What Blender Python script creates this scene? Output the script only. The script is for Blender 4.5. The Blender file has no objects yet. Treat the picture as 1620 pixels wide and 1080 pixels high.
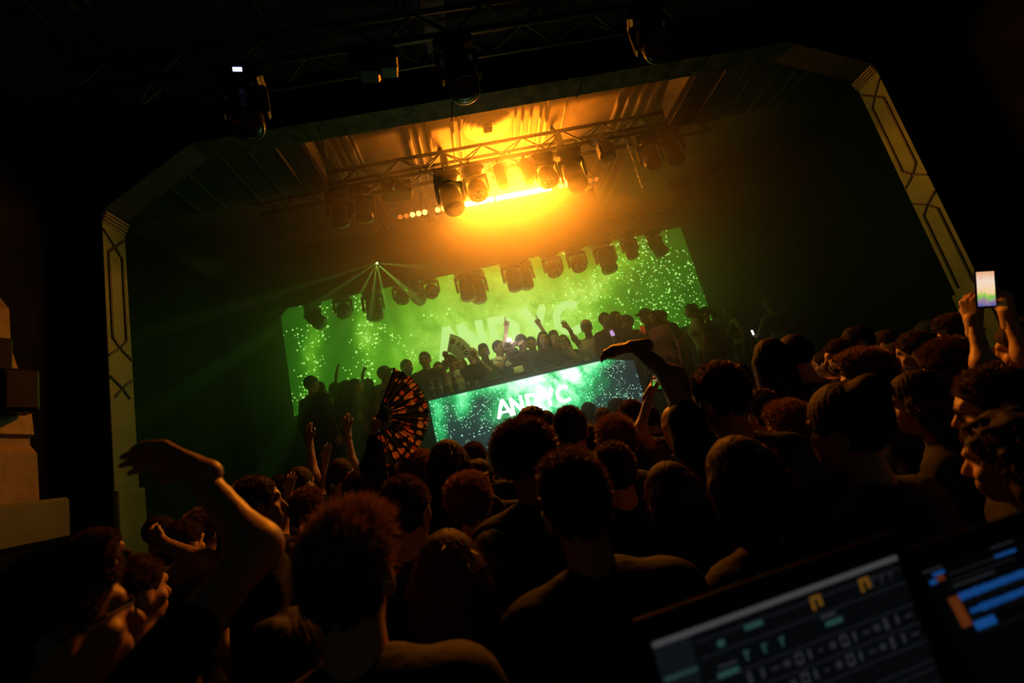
import bpy, math, random
import numpy as np
from mathutils import Matrix, Vector, Euler

random.seed(7); rng = np.random.default_rng(7)
scene = bpy.context.scene
COL = scene.collection
rad = math.radians

# ------------------------------------------------------------------ camera
HC = 1.72
FPX = 720.0
PITCH, ROLL, YAW = rad(12.29), rad(13.82), rad(5.63)
FWD = np.array([math.sin(YAW)*math.cos(PITCH), math.cos(YAW)*math.cos(PITCH), math.sin(PITCH)])
_right = np.array([math.cos(YAW), -math.sin(YAW), 0.0]); _up = np.cross(_right, FWD)
CR = math.cos(ROLL)*_right - math.sin(ROLL)*_up
CU = math.sin(ROLL)*_right + math.cos(ROLL)*_up
CAM = np.array([0, 0, HC])
cam = bpy.data.cameras.new('camera'); camo = bpy.data.objects.new('camera', cam); COL.objects.link(camo)
cam.sensor_width = 36; cam.lens = FPX*36/1620; cam.clip_start = 0.02; cam.clip_end = 200
m = Matrix(((CR[0], CU[0], -FWD[0], 0), (CR[1], CU[1], -FWD[1], 0), (CR[2], CU[2], -FWD[2], HC), (0, 0, 0, 1)))
camo.matrix_world = m
cam.dof.use_dof = True; cam.dof.focus_distance = 4.2; cam.dof.aperture_fstop = 2.0
scene.camera = camo

# ------------------------------------------------------------------ world / exposure
w = bpy.data.worlds.new('world'); scene.world = w; w.use_nodes = True
w.node_tree.nodes['Background'].inputs[0].default_value = (0.55, 0.8, 0.62, 1)
w.node_tree.nodes['Background'].inputs[1].default_value = 0.016  # dim green ambient fill added to lift the blacks, no source in the hall
scene.view_settings.view_transform = 'Standard'; scene.view_settings.look = 'None'
scene.view_settings.exposure = 0.0; scene.view_settings.gamma = 1.0
scene.view_settings.use_curve_mapping = False
try:
    scene.cycles.use_denoising = True
    scene.cycles.max_bounces = 5; scene.cycles.diffuse_bounces = 2; scene.cycles.glossy_bounces = 2
    scene.cycles.transmission_bounces = 3; scene.cycles.volume_bounces = 0
    scene.cycles.sample_clamp_indirect = 3.0
except Exception:
    pass

def ray(px, py): return CR*(px-810)/FPX + CU*(540-py)/FPX + FWD
def atY(px, py, Y): d = ray(px, py); return CAM + d*(Y/d[1])
def atZ(px, py, Z): d = ray(px, py); return CAM + d*((Z-HC)/d[2])
def atT(px, py, t): return CAM + ray(px, py)*t

# ------------------------------------------------------------------ stage lamps (large lights of the rig)
def area_lamp(name, loc, size, power, color, target, spread=170):
    l = bpy.data.lights.new(name, 'AREA'); l.shape = 'RECTANGLE'; l.size, l.size_y = size
    l.energy = power; l.color = color; l.spread = rad(spread)
    o = bpy.data.objects.new(name, l); COL.objects.link(o); o.location = loc
    o.rotation_euler = (Vector(target)-Vector(loc)).to_track_quat('-Z', 'Y').to_euler()
    return o
ORANGE = (1.0, 0.245, 0.008)
LED_Y, LED_Z = 6.8, 5.60
for i, (cx, wd, pw) in enumerate([(0.66, 0.56, 120), (1.44, 0.95, 215)]):
    area_lamp('batten_light', (cx, LED_Y-0.09, LED_Z), (wd, 0.045), pw, ORANGE, (cx, LED_Y-2.0, LED_Z-0.35), 118)
# wash light of the rear truss spilling down on the stage in green
LAMPS = []

# ------------------------------------------------------------------ materials
MATS = {}
def mat(name, col, rough=0.6, metal=0.0, spec=0.4, col2=None, scale=6.0, bump=0.0, detail=4.0, emit=None, estr=0.0, transl=0.0):
    if name in MATS: return MATS[name]
    M = bpy.data.materials.new(name); M.use_nodes = True; nt = M.node_tree; b = nt.nodes['Principled BSDF']
    b.inputs['Base Color'].default_value = (*col, 1); b.inputs['Roughness'].default_value = rough
    b.inputs['Metallic'].default_value = metal; b.inputs['Specular IOR Level'].default_value = spec
    if col2 is not None or bump:
        tc = nt.nodes.new('ShaderNodeTexCoord'); n = nt.nodes.new('ShaderNodeTexNoise')
        n.inputs['Scale'].default_value = scale; n.inputs['Detail'].default_value = detail
        nt.links.new(tc.outputs['Object'], n.inputs['Vector'])
        if col2 is not None:
            r = nt.nodes.new('ShaderNodeValToRGB'); r.color_ramp.elements[0].position = 0.35; r.color_ramp.elements[1].position = 0.68
            r.color_ramp.elements[0].color = (*col, 1); r.color_ramp.elements[1].color = (*col2, 1)
            nt.links.new(n.outputs['Fac'], r.inputs[0]); nt.links.new(r.outputs[0], b.inputs['Base Color'])
        if bump:
            bp = nt.nodes.new('ShaderNodeBump'); bp.inputs['Strength'].default_value = bump; bp.inputs['Distance'].default_value = 0.02
            nt.links.new(n.outputs['Fac'], bp.inputs['Height']); nt.links.new(bp.outputs[0], b.inputs['Normal'])
    if emit is not None:
        b.inputs['Emission Color'].default_value = (*emit, 1); b.inputs['Emission Strength'].default_value = estr
    if transl:
        b.inputs['Subsurface Weight'].default_value = 0.0
        t = nt.nodes.new('ShaderNodeBsdfTranslucent'); t.inputs[0].default_value = (*col, 1)
        mx = nt.nodes.new('ShaderNodeMixShader'); mx.inputs[0].default_value = transl
        nt.links.new(b.outputs[0], mx.inputs[1]); nt.links.new(t.outputs[0], mx.inputs[2])
        nt.links.new(mx.outputs[0], nt.nodes['Material Output'].inputs[0])
    MATS[name] = M
    return M

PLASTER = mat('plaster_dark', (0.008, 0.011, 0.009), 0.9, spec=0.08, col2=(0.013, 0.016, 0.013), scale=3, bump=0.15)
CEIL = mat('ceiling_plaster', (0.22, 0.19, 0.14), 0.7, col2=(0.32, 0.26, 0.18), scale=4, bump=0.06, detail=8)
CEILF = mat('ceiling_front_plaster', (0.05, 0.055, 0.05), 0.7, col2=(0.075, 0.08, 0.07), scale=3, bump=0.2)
CORN = mat('cornice_plaster', (0.36, 0.29, 0.18), 0.55, col2=(0.42, 0.34, 0.21), scale=9)
SOFFIT = mat('arch_soffit_paint', (0.03, 0.036, 0.022), 0.6, col2=(0.15, 0.13, 0.07), scale=7, bump=0.4, detail=9)
PANEL = mat('pilaster_paint', (0.20, 0.30, 0.10), 0.6, col2=(0.27, 0.37, 0.13), scale=5, bump=0.1)  # greenish paint, made greener to stand in for the screen's light
SOFFD = mat('arch_corner_shade', (0.022, 0.028, 0.018), 0.7, col2=(0.04, 0.046, 0.03), scale=6, bump=0.2)  # soffit colour darkened for the diagonals; their shade is painted in
INLAY = mat('inlay_dark', (0.015, 0.018, 0.014), 0.5)
FLOOR = mat('floor_dark', (0.02, 0.02, 0.02), 0.5, col2=(0.035, 0.03, 0.028), scale=4, bump=0.1)
DECK = mat('stage_deck_black', (0.015, 0.015, 0.016), 0.5, col2=(0.03, 0.03, 0.03), scale=8, bump=0.1)
DRAPE = mat('drape_black', (0.018, 0.018, 0.016), 0.85, col2=(0.03, 0.03, 0.026), scale=14, bump=0.2)
CURTAIN = mat('curtain_dark_red', (0.03, 0.018, 0.012), 0.85, col2=(0.045, 0.028, 0.018), scale=18, bump=0.2)
BLACKM = mat('black_metal', (0.012, 0.012, 0.013), 0.38, 0.3, 0.5, col2=(0.02, 0.02, 0.02), scale=30)
BLACKP = mat('black_plastic', (0.008, 0.008, 0.009), 0.42, 0.0, 0.3)
ALU = mat('truss_aluminium', (0.05, 0.05, 0.05), 0.5, 0.5, 0.4, col2=(0.08, 0.078, 0.075), scale=20)
LENS = mat('fixture_lens', (0.02, 0.02, 0.025), 0.08, 0.0, 0.8)
LENSY = mat('fixture_lens_pale', (0.30, 0.27, 0.20), 0.15, 0.0, 0.6)
CHROME = mat('bright_rim', (0.5, 0.48, 0.45), 0.18, 0.9)
RUBBER = mat('cable_black', (0.012, 0.012, 0.012), 0.5)
CABLE = mat('cable_grey', (0.15, 0.15, 0.14), 0.45)

# ------------------------------------------------------------------ mesh helpers
def link(o, parent=None):
    COL.objects.link(o)
    if parent is not None: o.parent = parent
    return o
def tag(o, label=None, cat=None, group=None, kind=None):
    if label: o['label'] = label
    if cat: o['category'] = cat
    if group: o['group'] = group
    if kind: o['kind'] = kind
    return o
def empty(name, loc=(0, 0, 0), rz=0.0, label=None, cat=None, group=None):
    o = bpy.data.objects.new(name, None); o.empty_display_size = 0.1
    o.location = loc; o.rotation_euler = (0, 0, rz); link(o); return tag(o, label, cat, group)

class MB:
    def __init__(s): s.v = []; s.f = []; s.mi = []; s.cur = 0
    def add(s, vs, fs):
        o = len(s.v); s.v += [tuple(map(float, q)) for q in vs]
        s.f += [tuple(o+i for i in f) for f in fs]; s.mi += [s.cur]*len(fs); return s
    def box(s, lo, hi, M=None):
        x0, y0, z0 = lo; x1, y1, z1 = hi
        vs = [(x0, y0, z0), (x1, y0, z0), (x1, y1, z0), (x0, y1, z0), (x0, y0, z1), (x1, y0, z1), (x1, y1, z1), (x0, y1, z1)]
        if M is not None: vs = [tuple(M @ Vector(q)) for q in vs]
        return s.add(vs, [(0, 3, 2, 1), (4, 5, 6, 7), (0, 1, 5, 4), (1, 2, 6, 5), (2, 3, 7, 6), (3, 0, 4, 7)])
    def bbox(s, lo, hi, b=0.01, M=None):   # box with chamfered edges on all sides
        c = [(lo[i]+hi[i])/2 for i in range(3)]; h = [(hi[i]-lo[i])/2 for i in range(3)]; b = min(b, *[q*0.9 for q in h])
        vs = []; idx = {}
        for sx in (-1, 1):
            for sy in (-1, 1):
                for sz in (-1, 1):
                    for ax in range(3):
                        p = [c[0]+sx*(h[0]-b), c[1]+sy*(h[1]-b), c[2]+sz*(h[2]-b)]
                        p[ax] += (sx, sy, sz)[ax]*b
                        idx[(sx, sy, sz, ax)] = len(vs); vs.append(p)
        fs = []
        for ax in range(3):
            o1, o2 = (ax+1) % 3, (ax+2) % 3
            for sg in (-1, 1):
                q = []
                for a, bb in ((-1, -1), (1, -1), (1, 1), (-1, 1)):
                    k = [0, 0, 0]; k[ax] = sg; k[o1] = a; k[o2] = bb; q.append(idx[(*k, ax)])
                fs.append(q if sg > 0 else q[::-1])
            for a in (-1, 1):
                for bb in (-1, 1):
                    q = []
                    for sg in (-1, 1):
                        k = [0, 0, 0]; k[ax] = sg; k[o1] = a; k[o2] = bb
                        q.append((idx[(*k, o1)], idx[(*k, o2)]))
                    f = [q[0][0], q[1][0], q[1][1], q[0][1]]
                    fs.append(f if a*bb < 0 else f[::-1])
        for sx in (-1, 1):
            for sy in (-1, 1):
                for sz in (-1, 1):
                    f = [idx[(sx, sy, sz, 0)], idx[(sx, sy, sz, 1)], idx[(sx, sy, sz, 2)]]
                    fs.append(f if sx*sy*sz > 0 else f[::-1])
        if M is not None: vs = [tuple(M @ Vector(q)) for q in vs]
        return s.add(vs, fs)
    def tube(s, pts, r, n=8, cap=True):
        pts = [Vector(p) for p in pts]; rs = r if hasattr(r, '__len__') else [r]*len(pts)
        rings = []; prev = None
        for i, p in enumerate(pts):
            d = (pts[min(i+1, len(pts)-1)]-pts[max(i-1, 0)]).normalized()
            if prev is None:
                a = d.orthogonal().normalized()
            else:
                a = (prev - d*prev.dot(d)); a = a.normalized() if a.length > 1e-6 else d.orthogonal().normalized()
            prev = a; b = d.cross(a)
            rings.append([p + (a*math.cos(2*math.pi*k/n)+b*math.sin(2*math.pi*k/n))*rs[i] for k in range(n)])
        vs = [q for rg in rings for q in rg]; fs = []
        for i in range(len(pts)-1):
            for k in range(n):
                k2 = (k+1) % n; fs.append((i*n+k, i*n+k2, (i+1)*n+k2, (i+1)*n+k))
        if cap:
            fs.append(tuple(range(n))[::-1]); fs.append(tuple((len(pts)-1)*n+k for k in range(n)))
        return s.add(vs, fs)
    def lathe(s, prof, n=20, M=None, sx=1.0, sy=1.0):   # profile (r,z)
        vs = []; fs = []
        for r, z in prof:
            for k in range(n):
                a = 2*math.pi*k/n; vs.append((r*math.cos(a)*sx, r*math.sin(a)*sy, z))
        for i in range(len(prof)-1):
            for k in range(n):
                k2 = (k+1) % n; fs.append((i*n+k, i*n+k2, (i+1)*n+k2, (i+1)*n+k))
        fs.append(tuple(range(n))[::-1]); fs.append(tuple((len(prof)-1)*n+k for k in range(n)))
        if M is not None: vs = [tuple(M @ Vector(q)) for q in vs]
        return s.add(vs, fs)
    def mesh(s, name, mats, smooth=False):
        me = bpy.data.meshes.new(name); me.from_pydata(s.v, [], s.f)
        for q in (mats if isinstance(mats, (list, tuple)) else [mats]): me.materials.append(q)
        if len(set(s.mi)) > 1: me.polygons.foreach_set('material_index', s.mi)
        if smooth: me.polygons.foreach_set('use_smooth', [True]*len(me.polygons))
        me.update(); return me
    def obj(s, name, mats, parent=None, smooth=False, **kw):
        o = bpy.data.objects.new(name, s.mesh(name, mats, smooth)); link(o, parent)
        return tag(o, **kw)
def inst(name, me, parent=None, loc=None, rot=None, M=None, scale=None, **kw):
    o = bpy.data.objects.new(name, me); link(o, parent)
    if M is not None: o.matrix_local = M
    if loc is not None: o.location = loc
    if rot is not None: o.rotation_euler = rot
    if scale is not None: o.scale = scale
    return tag(o, **kw)
def copy_tree(o, parent=None):
    c = o.copy(); COL.objects.link(c); c.parent = parent
    for ch in list(o.children):
        copy_tree(ch, c)
    return c
def frame_from(zdir, ydir, loc):
    z = Vector(zdir).normalized(); y = Vector(ydir); y = (y - z*y.dot(z))
    y = y.normalized() if y.length > 1e-5 else z.orthogonal().normalized()
    x = y.cross(z)
    return Matrix(((x[0], y[0], z[0], loc[0]), (x[1], y[1], z[1], loc[1]), (x[2], y[2], z[2], loc[2]), (0, 0, 0, 1)))

# ------------------------------------------------------------------ the setting
XL, XR = -2.99, 4.94           # inner faces of the proscenium arch
ARCH_Y0, ARCH_Y1 = 3.93, 4.19
PZ = 4.60                       # top of the vertical reveal
SZ = 5.16                       # soffit
STAGE_Z = 1.5
MB().box((-6, -3, -0.1), (8, 9.6, 0)).obj('floor', FLOOR, kind='structure')
MB().box((-3.6, 5.62, 0.0), (6.6, 9.5, STAGE_Z)).obj('floor_stage', DECK, kind='structure')
MB().box((-6, 9.3, 0), (8, 9.5, 6.3)).obj('wall_back', DRAPE, kind='structure')
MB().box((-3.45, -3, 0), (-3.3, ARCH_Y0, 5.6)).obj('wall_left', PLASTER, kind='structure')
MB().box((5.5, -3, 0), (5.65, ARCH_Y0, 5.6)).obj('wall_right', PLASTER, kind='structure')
MB().box((-4.6, ARCH_Y1, 0), (-4.45, 9.3, 6.1)).obj('wall_stage_left', DRAPE, kind='structure')
MB().box((6.9, ARCH_Y1, 0), (7.05, 9.3, 6.1)).obj('wall_stage_right', DRAPE, kind='structure')

# proscenium arch: wall with an opening whose top corners are cut off, 0.26 m thick
arch = MB()
inner = [(XL, 0), (XL, PZ), (-2.15, SZ), (4.10, SZ), (XR, PZ+0.1), (XR, 0)]
outer = [(-4.6, 0), (-4.6, 6.3), (-2.15, 6.3), (4.10, 6.3), (7.05, 6.3), (7.05, 0)]
for i in range(5):
    (a, b), (c, d) = inner[i], inner[i+1]; (e, f), (g, h) = outer[i], outer[i+1]
    for y, fl in ((ARCH_Y0, False), (ARCH_Y1, True)):
        vs = [(a, y, b), (c, y, d), (g, y, h), (e, y, f)]
        arch.add(vs, [(0, 1, 2, 3) if fl else (3, 2, 1, 0)])
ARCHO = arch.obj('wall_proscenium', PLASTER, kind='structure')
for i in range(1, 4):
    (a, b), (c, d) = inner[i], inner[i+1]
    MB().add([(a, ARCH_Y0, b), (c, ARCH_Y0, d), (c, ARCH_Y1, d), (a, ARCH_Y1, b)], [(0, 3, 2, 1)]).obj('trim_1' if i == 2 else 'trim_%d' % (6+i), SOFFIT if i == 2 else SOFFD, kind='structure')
# raised mouldings on the arch face, above the soffit
for k, z in enumerate((5.24, 5.33)):
    MB().bbox((-2.1, ARCH_Y0-0.05-0.03*k, z), (4.05, ARCH_Y0, z+0.035), 0.012).obj('moulding', PLASTER, ARCHO)
# bolts and small lamp eyelets along the soffit edge
# pilaster reveals with inlaid strips
def reveal(name, X, sgn, label):
    top = PZ if sgn > 0 else PZ+0.1
    P = MB().box((min(X, X+sgn*0.012), ARCH_Y0, 1.2), (max(X, X+sgn*0.012), ARCH_Y1, top-0.11)).obj(name, PANEL, kind='structure')
    capm = MB()
    for k in range(4):
        o = 0.012+0.012*k
        capm.bbox((min(X, X+sgn*(o+0.012)), ARCH_Y0-0.01, top-0.11+k*0.028), (max(X, X+sgn*(o+0.012)), ARCH_Y1+0.01, top-0.11+k*0.028+0.022), 0.006)
    capm.obj('capital', CORN, P)
    MB().bbox((min(X, X+sgn*0.05), ARCH_Y0-0.02, 0.0), (max(X, X+sgn*0.05), ARCH_Y1+0.02, 2.1), 0.01).obj('plinth', PANEL, P)
    y0, y1 = ARCH_Y0+0.008, ARCH_Y1-0.008; ym = (y0+y1)/2; e = 0.045
    segs = []
    z = top-0.16
    def seg(a, b): segs.append((a, b))
    zs = [4.43, 4.22, 4.12, 3.42, 3.32, 3.14, 3.02, 2.32]
    # crossing lattice: X - long hexagon - X - short hexagon - X - long hexagon
    dz = 0.085
    lev = [top-0.30, top-0.30-0.98, top-0.30-0.98-0.36, top-0.30-0.98-0.36-0.98]
    seg((y0, lev[0]+dz+0.04), (ym, lev[0])); seg((y1, lev[0]+dz+0.04), (ym, lev[0]))
    for i in range(3):
        a, b = lev[i], lev[i+1]; long = (i % 2 == 0)
        yy0, yy1 = (y0+e, y1-e) if long else (y0, y1)
        for yy in (yy0, yy1):
            seg((ym, a), (yy, a-dz)); seg((yy, b+dz), (ym, b))
            if long: seg((yy, a-dz), (yy, b+dz))
    seg((ym, lev[3]), (y0, lev[3]-dz)); seg((ym, lev[3]), (y1, lev[3]-dz))
    for (ya, za), (yb, zb) in segs:
        if za < 2.12 or zb < 2.12: continue
        d = Vector((0, yb-ya, zb-za)); L = d.length+0.012
        M = frame_from(d, (sgn, 0, 0), (X+sgn*0.014, (ya+yb)/2, (za+zb)/2))
        MB().box((-0.009, -0.006, -L/2), (0.009, 0.008, L/2), M).obj('inlay_strip', INLAY, P)
    return P
reveal('trim_2', XL, 1, '')
reveal('trim_3', XR, -1, '')

# stage ceiling (coffered, lit by the battens) with mouldings running to the back of the stage
CZ = 6.0
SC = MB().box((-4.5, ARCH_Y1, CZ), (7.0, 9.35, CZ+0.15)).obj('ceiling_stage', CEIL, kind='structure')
def ridge(x0, x1, depth, y0, y1, z, parent, m, name='moulding'):
    MB().bbox((x0, y0, z-depth), (x1, y1, z+0.01), 0.015).obj(name, m, parent)
for x0, x1, d in [(-1.27, -1.16, 0.07), (-1.10, -1.05, 0.04), (-1.0, -0.92, 0.055), (-0.9, -0.86, 0.03), (-0.20, -0.14, 0.05), (-0.06, -0.02, 0.04), (0.08, 0.13, 0.06),
                  (0.41, 0.46, 0.05), (0.52, 0.56, 0.04), (1.30, 1.34, 0.03), (1.40, 1.44, 0.05), (1.52, 1.56, 0.04), (1.66, 1.70, 0.05), (1.74, 1.80, 0.07), (2.03, 2.05, 0.02),
                  (2.80, 2.86, 0.05), (2.96, 3.02, 0.04), (3.14, 3.20, 0.05), (3.32, 3.40, 0.07)]:
    ridge(x0, x1, d, ARCH_Y1+0.02, 8.3, CZ, SC, CORN)
MB().box((0.14, ARCH_Y1+0.02, CZ-0.02), (0.41, 8.3, CZ+0.01)).obj('flat_band', CORN, SC)
# ceiling rose with a small square fitting
rm = MB()
for R_, zz in ((0.34, 0.012), (0.25, 0.022), (0.15, 0.03)):
    rm.lathe([(R_, CZ+0.005), (R_, CZ-zz), (R_*0.86, CZ-zz-0.008), (0.01, CZ-zz-0.008)], 28, Matrix.Translation((0.92, 5.46, 0)))
rm.obj('ceiling_rose', CORN, SC)
MB().bbox((0.86, 5.40, CZ-0.10), (0.98, 5.52, CZ-0.03), 0.01).obj('square_fitting', BLACKM, SC)
# lower side ceilings of the stage
for nm, x0, x1 in (('ceiling_side_left', -4.5, -1.32), ('ceiling_side_right', 3.42, 6.95)):
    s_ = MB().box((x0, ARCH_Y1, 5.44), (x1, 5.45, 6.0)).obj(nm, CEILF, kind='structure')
    xs = (3.75, 4.05, 4.22, 4.58, 4.86, 5.05) if x0 > 0 else (-1.62, -1.9, -2.2, -2.65, -2.95)
    for q in xs: ridge(q, q+0.05, 0.04, ARCH_Y1+0.02, 5.43, 5.44, s_, CEILF)
# front ceiling over the audience
FZ = 5.5
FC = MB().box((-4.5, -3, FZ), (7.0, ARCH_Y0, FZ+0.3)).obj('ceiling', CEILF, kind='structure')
for x0, x1, d in [(-3.22, -3.19, 0.05), (-3.02, -2.99, 0.03), (-2.9, -2.87, 0.03), (-2.51, -2.47, 0.07), (-2.26, -2.22, 0.05), (-2.16, -2.12, 0.05), (-2.05, -2.0, 0.03), (-1.06, -1.01, 0.08), (-0.86, -0.82, 0.03), (-0.72, -0.68, 0.03),
                  (0.02, 0.06, 0.04), (0.10, 0.16, 0.05), (1.36, 1.40, 0.04), (1.46, 1.50, 0.05), (1.59, 1.64, 0.07), (1.85, 1.90, 0.08), (3.1, 3.16, 0.05), (3.9, 3.96, 0.06)]:
    ridge(x0, x1, d, 0.5, ARCH_Y0-0.02, FZ, FC, CEILF)
MB().box((0.24, 0.5, FZ-0.025), (0.44, ARCH_Y0-0.02, FZ+0.01)).obj('flat_band', CORN, FC)

# black header drape over the screen and side drapes
HD = MB().box((-3.9, 7.72, 4.885), (2.98, 7.75, 5.985)).obj('trim_4', DRAPE, kind='structure')
def curtain(name, x_of_z, x_out, y, z0, z1, label, folds=9, m=CURTAIN):
    nz, nx = 24, 64; vs = []; fs = []
    for j in range(nz+1):
        z = z0+(z1-z0)*j/nz; xa = x_of_z(z)
        for i in range(nx+1):
            u = i/nx; x = xa+(x_out-xa)*u
            vs.append((x, y+0.07*math.sin(u*folds*2*math.pi)+0.03*math.sin(u*folds*5+z), z))
    for j in range(nz):
        for i in range(nx):
            a = j*(nx+1)+i; fs.append((a, a+1, a+nx+2, a+nx+1))
    o = MB().add(vs, fs).obj(name, m, smooth=True, label=label, cat='curtain')
    md = o.modifiers.new('thick', 'SOLIDIFY'); md.thickness = 0.012
    return o
def lerp(z, pts):
    zs = [p[0] for p in pts]; return float(np.interp(z, zs, [p[1] for p in pts]))
curtain('stage_curtain', lambda z: lerp(z, [(1.5, -4.05), (3.6, -4.0), (4.3, -3.85), (4.9, -3.6), (5.44, -3.0)]), -4.4, 8.6, 1.5, 5.98, 'dark stage curtain hanging beside the screen, on the side of the plain wall speaker')
curtain('stage_curtain', lambda z: lerp(z, [(1.5, 5.95), (3.2, 5.75), (3.8, 5.5), (4.4, 5.0), (5.0, 4.72), (5.44, 4.6)]), 6.8, 8.0, 1.5, 5.98, 'dark stage curtain drawn back in a curve beside the far screen particles')

# ------------------------------------------------------------------ video content (screens give off light)
class NB:
    def __init__(s, M):
        M.use_nodes = True; s.nt = M.node_tree; s.nt.nodes.clear()
    def n(s, t, **kw):
        q = s.nt.nodes.new(t)
        for k, v in kw.items(): setattr(q, k, v)
        return q
    def put(s, sock, v):
        if isinstance(v, (int, float)): sock.default_value = v
        elif isinstance(v, tuple): sock.default_value = v
        else: s.nt.links.new(v, sock)
    def m(s, op, a, b=0.0, c=None, clamp=False):
        q = s.n('ShaderNodeMath', operation=op, use_clamp=clamp); s.put(q.inputs[0], a); s.put(q.inputs[1], b)
        if c is not None: s.put(q.inputs[2], c)
        return q.outputs[0]
    def gauss(s, x, z, cx, cz, sx, sz, tilt=0.0):
        dx = s.m('SUBTRACT', x, cx); dz = s.m('SUBTRACT', z, cz)
        if tilt:
            c, q = math.cos(tilt), math.sin(tilt)
            dx2 = s.m('ADD', s.m('MULTIPLY', dx, c), s.m('MULTIPLY', dz, q))
            dz = s.m('SUBTRACT', s.m('MULTIPLY', dz, c), s.m('MULTIPLY', dx, q)); dx = dx2
        a = s.m('MULTIPLY', dx, 1/sx); b = s.m('MULTIPLY', dz, 1/sz)
        e = s.m('ADD', s.m('MULTIPLY', a, a), s.m('MULTIPLY', b, b))
        return s.m('POWER', 2.71828, s.m('MULTIPLY', e, -1.0))
    def noise(s, vec, scale, detail=5, rough=0.55, dist=0.0):
        q = s.n('ShaderNodeTexNoise'); s.put(q.inputs['Vector'], vec); q.inputs['Scale'].default_value = scale
        q.inputs['Detail'].default_value = detail; q.inputs['Roughness'].default_value = rough; q.inputs['Distortion'].default_value = dist
        return q.outputs['Fac']
    def ramp(s, f, stops):
        q = s.n('ShaderNodeValToRGB'); e = q.color_ramp.elements
        e[0].position, e[1].position = stops[0][0], stops[-1][0]; e[0].color = (*stops[0][1], 1); e[1].color = (*stops[-1][1], 1)
        for p, c in stops[1:-1]:
            k = e.new(p); k.color = (*c, 1)
        s.put(q.inputs[0], f); return q.outputs[0]
    def dots(s, vec, scale, r, mask_lo):
        v = s.n('ShaderNodeTexVoronoi'); v.inputs['Scale'].default_value = scale; v.inputs['Randomness'].default_value = 1.0
        s.put(v.inputs['Vector'], vec)
        d = s.m('LESS_THAN', v.outputs['Distance'], r)
        sp = s.n('ShaderNodeSeparateColor'); s.put(sp.inputs[0], v.outputs['Color'])
        return s.m('MULTIPLY', d, s.m('LESS_THAN', sp.outputs[0], mask_lo))
    def finish(s, color, strength):
        e = s.n('ShaderNodeEmission'); s.put(e.inputs[0], color); s.put(e.inputs[1], strength)
        o = s.n('ShaderNodeOutputMaterial'); s.nt.links.new(e.outputs[0], o.inputs[0])

def screen_material():
    M = bpy.data.materials.new('video_wall_picture'); b = NB(M)
    tc = b.n('ShaderNodeTexCoord'); vec = tc.outputs['Object']
    sp = b.n('ShaderNodeSeparateXYZ'); b.put(sp.inputs[0], vec); x, z = sp.outputs[0], sp.outputs[2]
    cloud = b.noise(vec, 1.1, 7, 0.6, 0.6)
    fine = b.noise(vec, 3.2, 6, 0.6, 0.3)
    g = b.gauss(x, z, 0.75, 3.7, 2.2, 1.9)
    g2 = b.gauss(x, z, 2.9, 4.45, 1.1, 0.30, 0.50)
    g3 = b.gauss(x, z, -1.95, 4.60, 0.20, 0.75, -0.10)
    g4 = b.gauss(x, z, -3.05, 4.3, 0.22, 1.2, -0.25)
    g5 = b.gauss(x, z, 4.35, 4.2, 0.55, 0.8)
    mask = b.m('ADD', b.m('MULTIPLY', g, 1.05), b.m('ADD', b.m('MULTIPLY', g2, 0.55), b.m('ADD', b.m('MULTIPLY', g3, 0.42), b.m('ADD', b.m('MULTIPLY', g4, 0.35), b.m('MULTIPLY', g5, 0.10)))))
    cl = b.m('MULTIPLY', b.m('SUBTRACT', cloud, 0.30, clamp=True), 1.3)
    cf = b.m('MULTIPLY', b.m('SUBTRACT', fine, 0.36, clamp=True), 1.0)
    val = b.m('MULTIPLY', mask, b.m('ADD', 0.42, b.m('ADD', cl, cf)))
    val = b.m('ADD', val, b.m('MULTIPLY', cl, 0.16), clamp=True)
    # particles, dense where the plumes are
    pm = b.m('ADD', b.m('ADD', g4, g3), b.m('ADD', b.m('MULTIPLY', g2, 1.0), b.m('MULTIPLY', g5, 1.3)))
    dn = b.noise(vec, 1.6, 3, 0.5, 0.8)
    dens = b.m('ADD', b.m('MULTIPLY', pm, 0.85), b.m('MULTIPLY', b.m('SUBTRACT', dn, 0.36, clamp=True), 1.9), clamp=True)
    d1 = b.dots(vec, 8.5, 0.21, 0.95); d2 = b.dots(vec, 15.0, 0.24, 0.95)
    vn = b.n('ShaderNodeTexNoise'); vn.inputs['Scale'].default_value = 40
    b.put(vn.inputs['Vector'], vec)
    gate = b.m('GREATER_THAN', dens, b.m('ADD', b.noise(vec, 6.0, 2, 0.5), -0.10))
    part = b.m('MULTIPLY', b.m('MAXIMUM', d1, d2), gate)
    col = b.ramp(val, [(0.0, (0.006, 0.045, 0.002)), (0.18, (0.018, 0.13, 0.004)), (0.42, (0.10, 0.36, 0.012)), (0.72, (0.30, 0.62, 0.06)), (1.0, (0.48, 0.82, 0.17))])
    mix = b.n('ShaderNodeMix', data_type='RGBA'); b.put(mix.inputs[0], b.m('MULTIPLY', part, 0.8)); b.put(mix.inputs[6], col)
    mix.inputs[7].default_value = (0.55, 1.15, 0.22, 1)
    b.finish(mix.outputs[2], 1.45)
    return M
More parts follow.
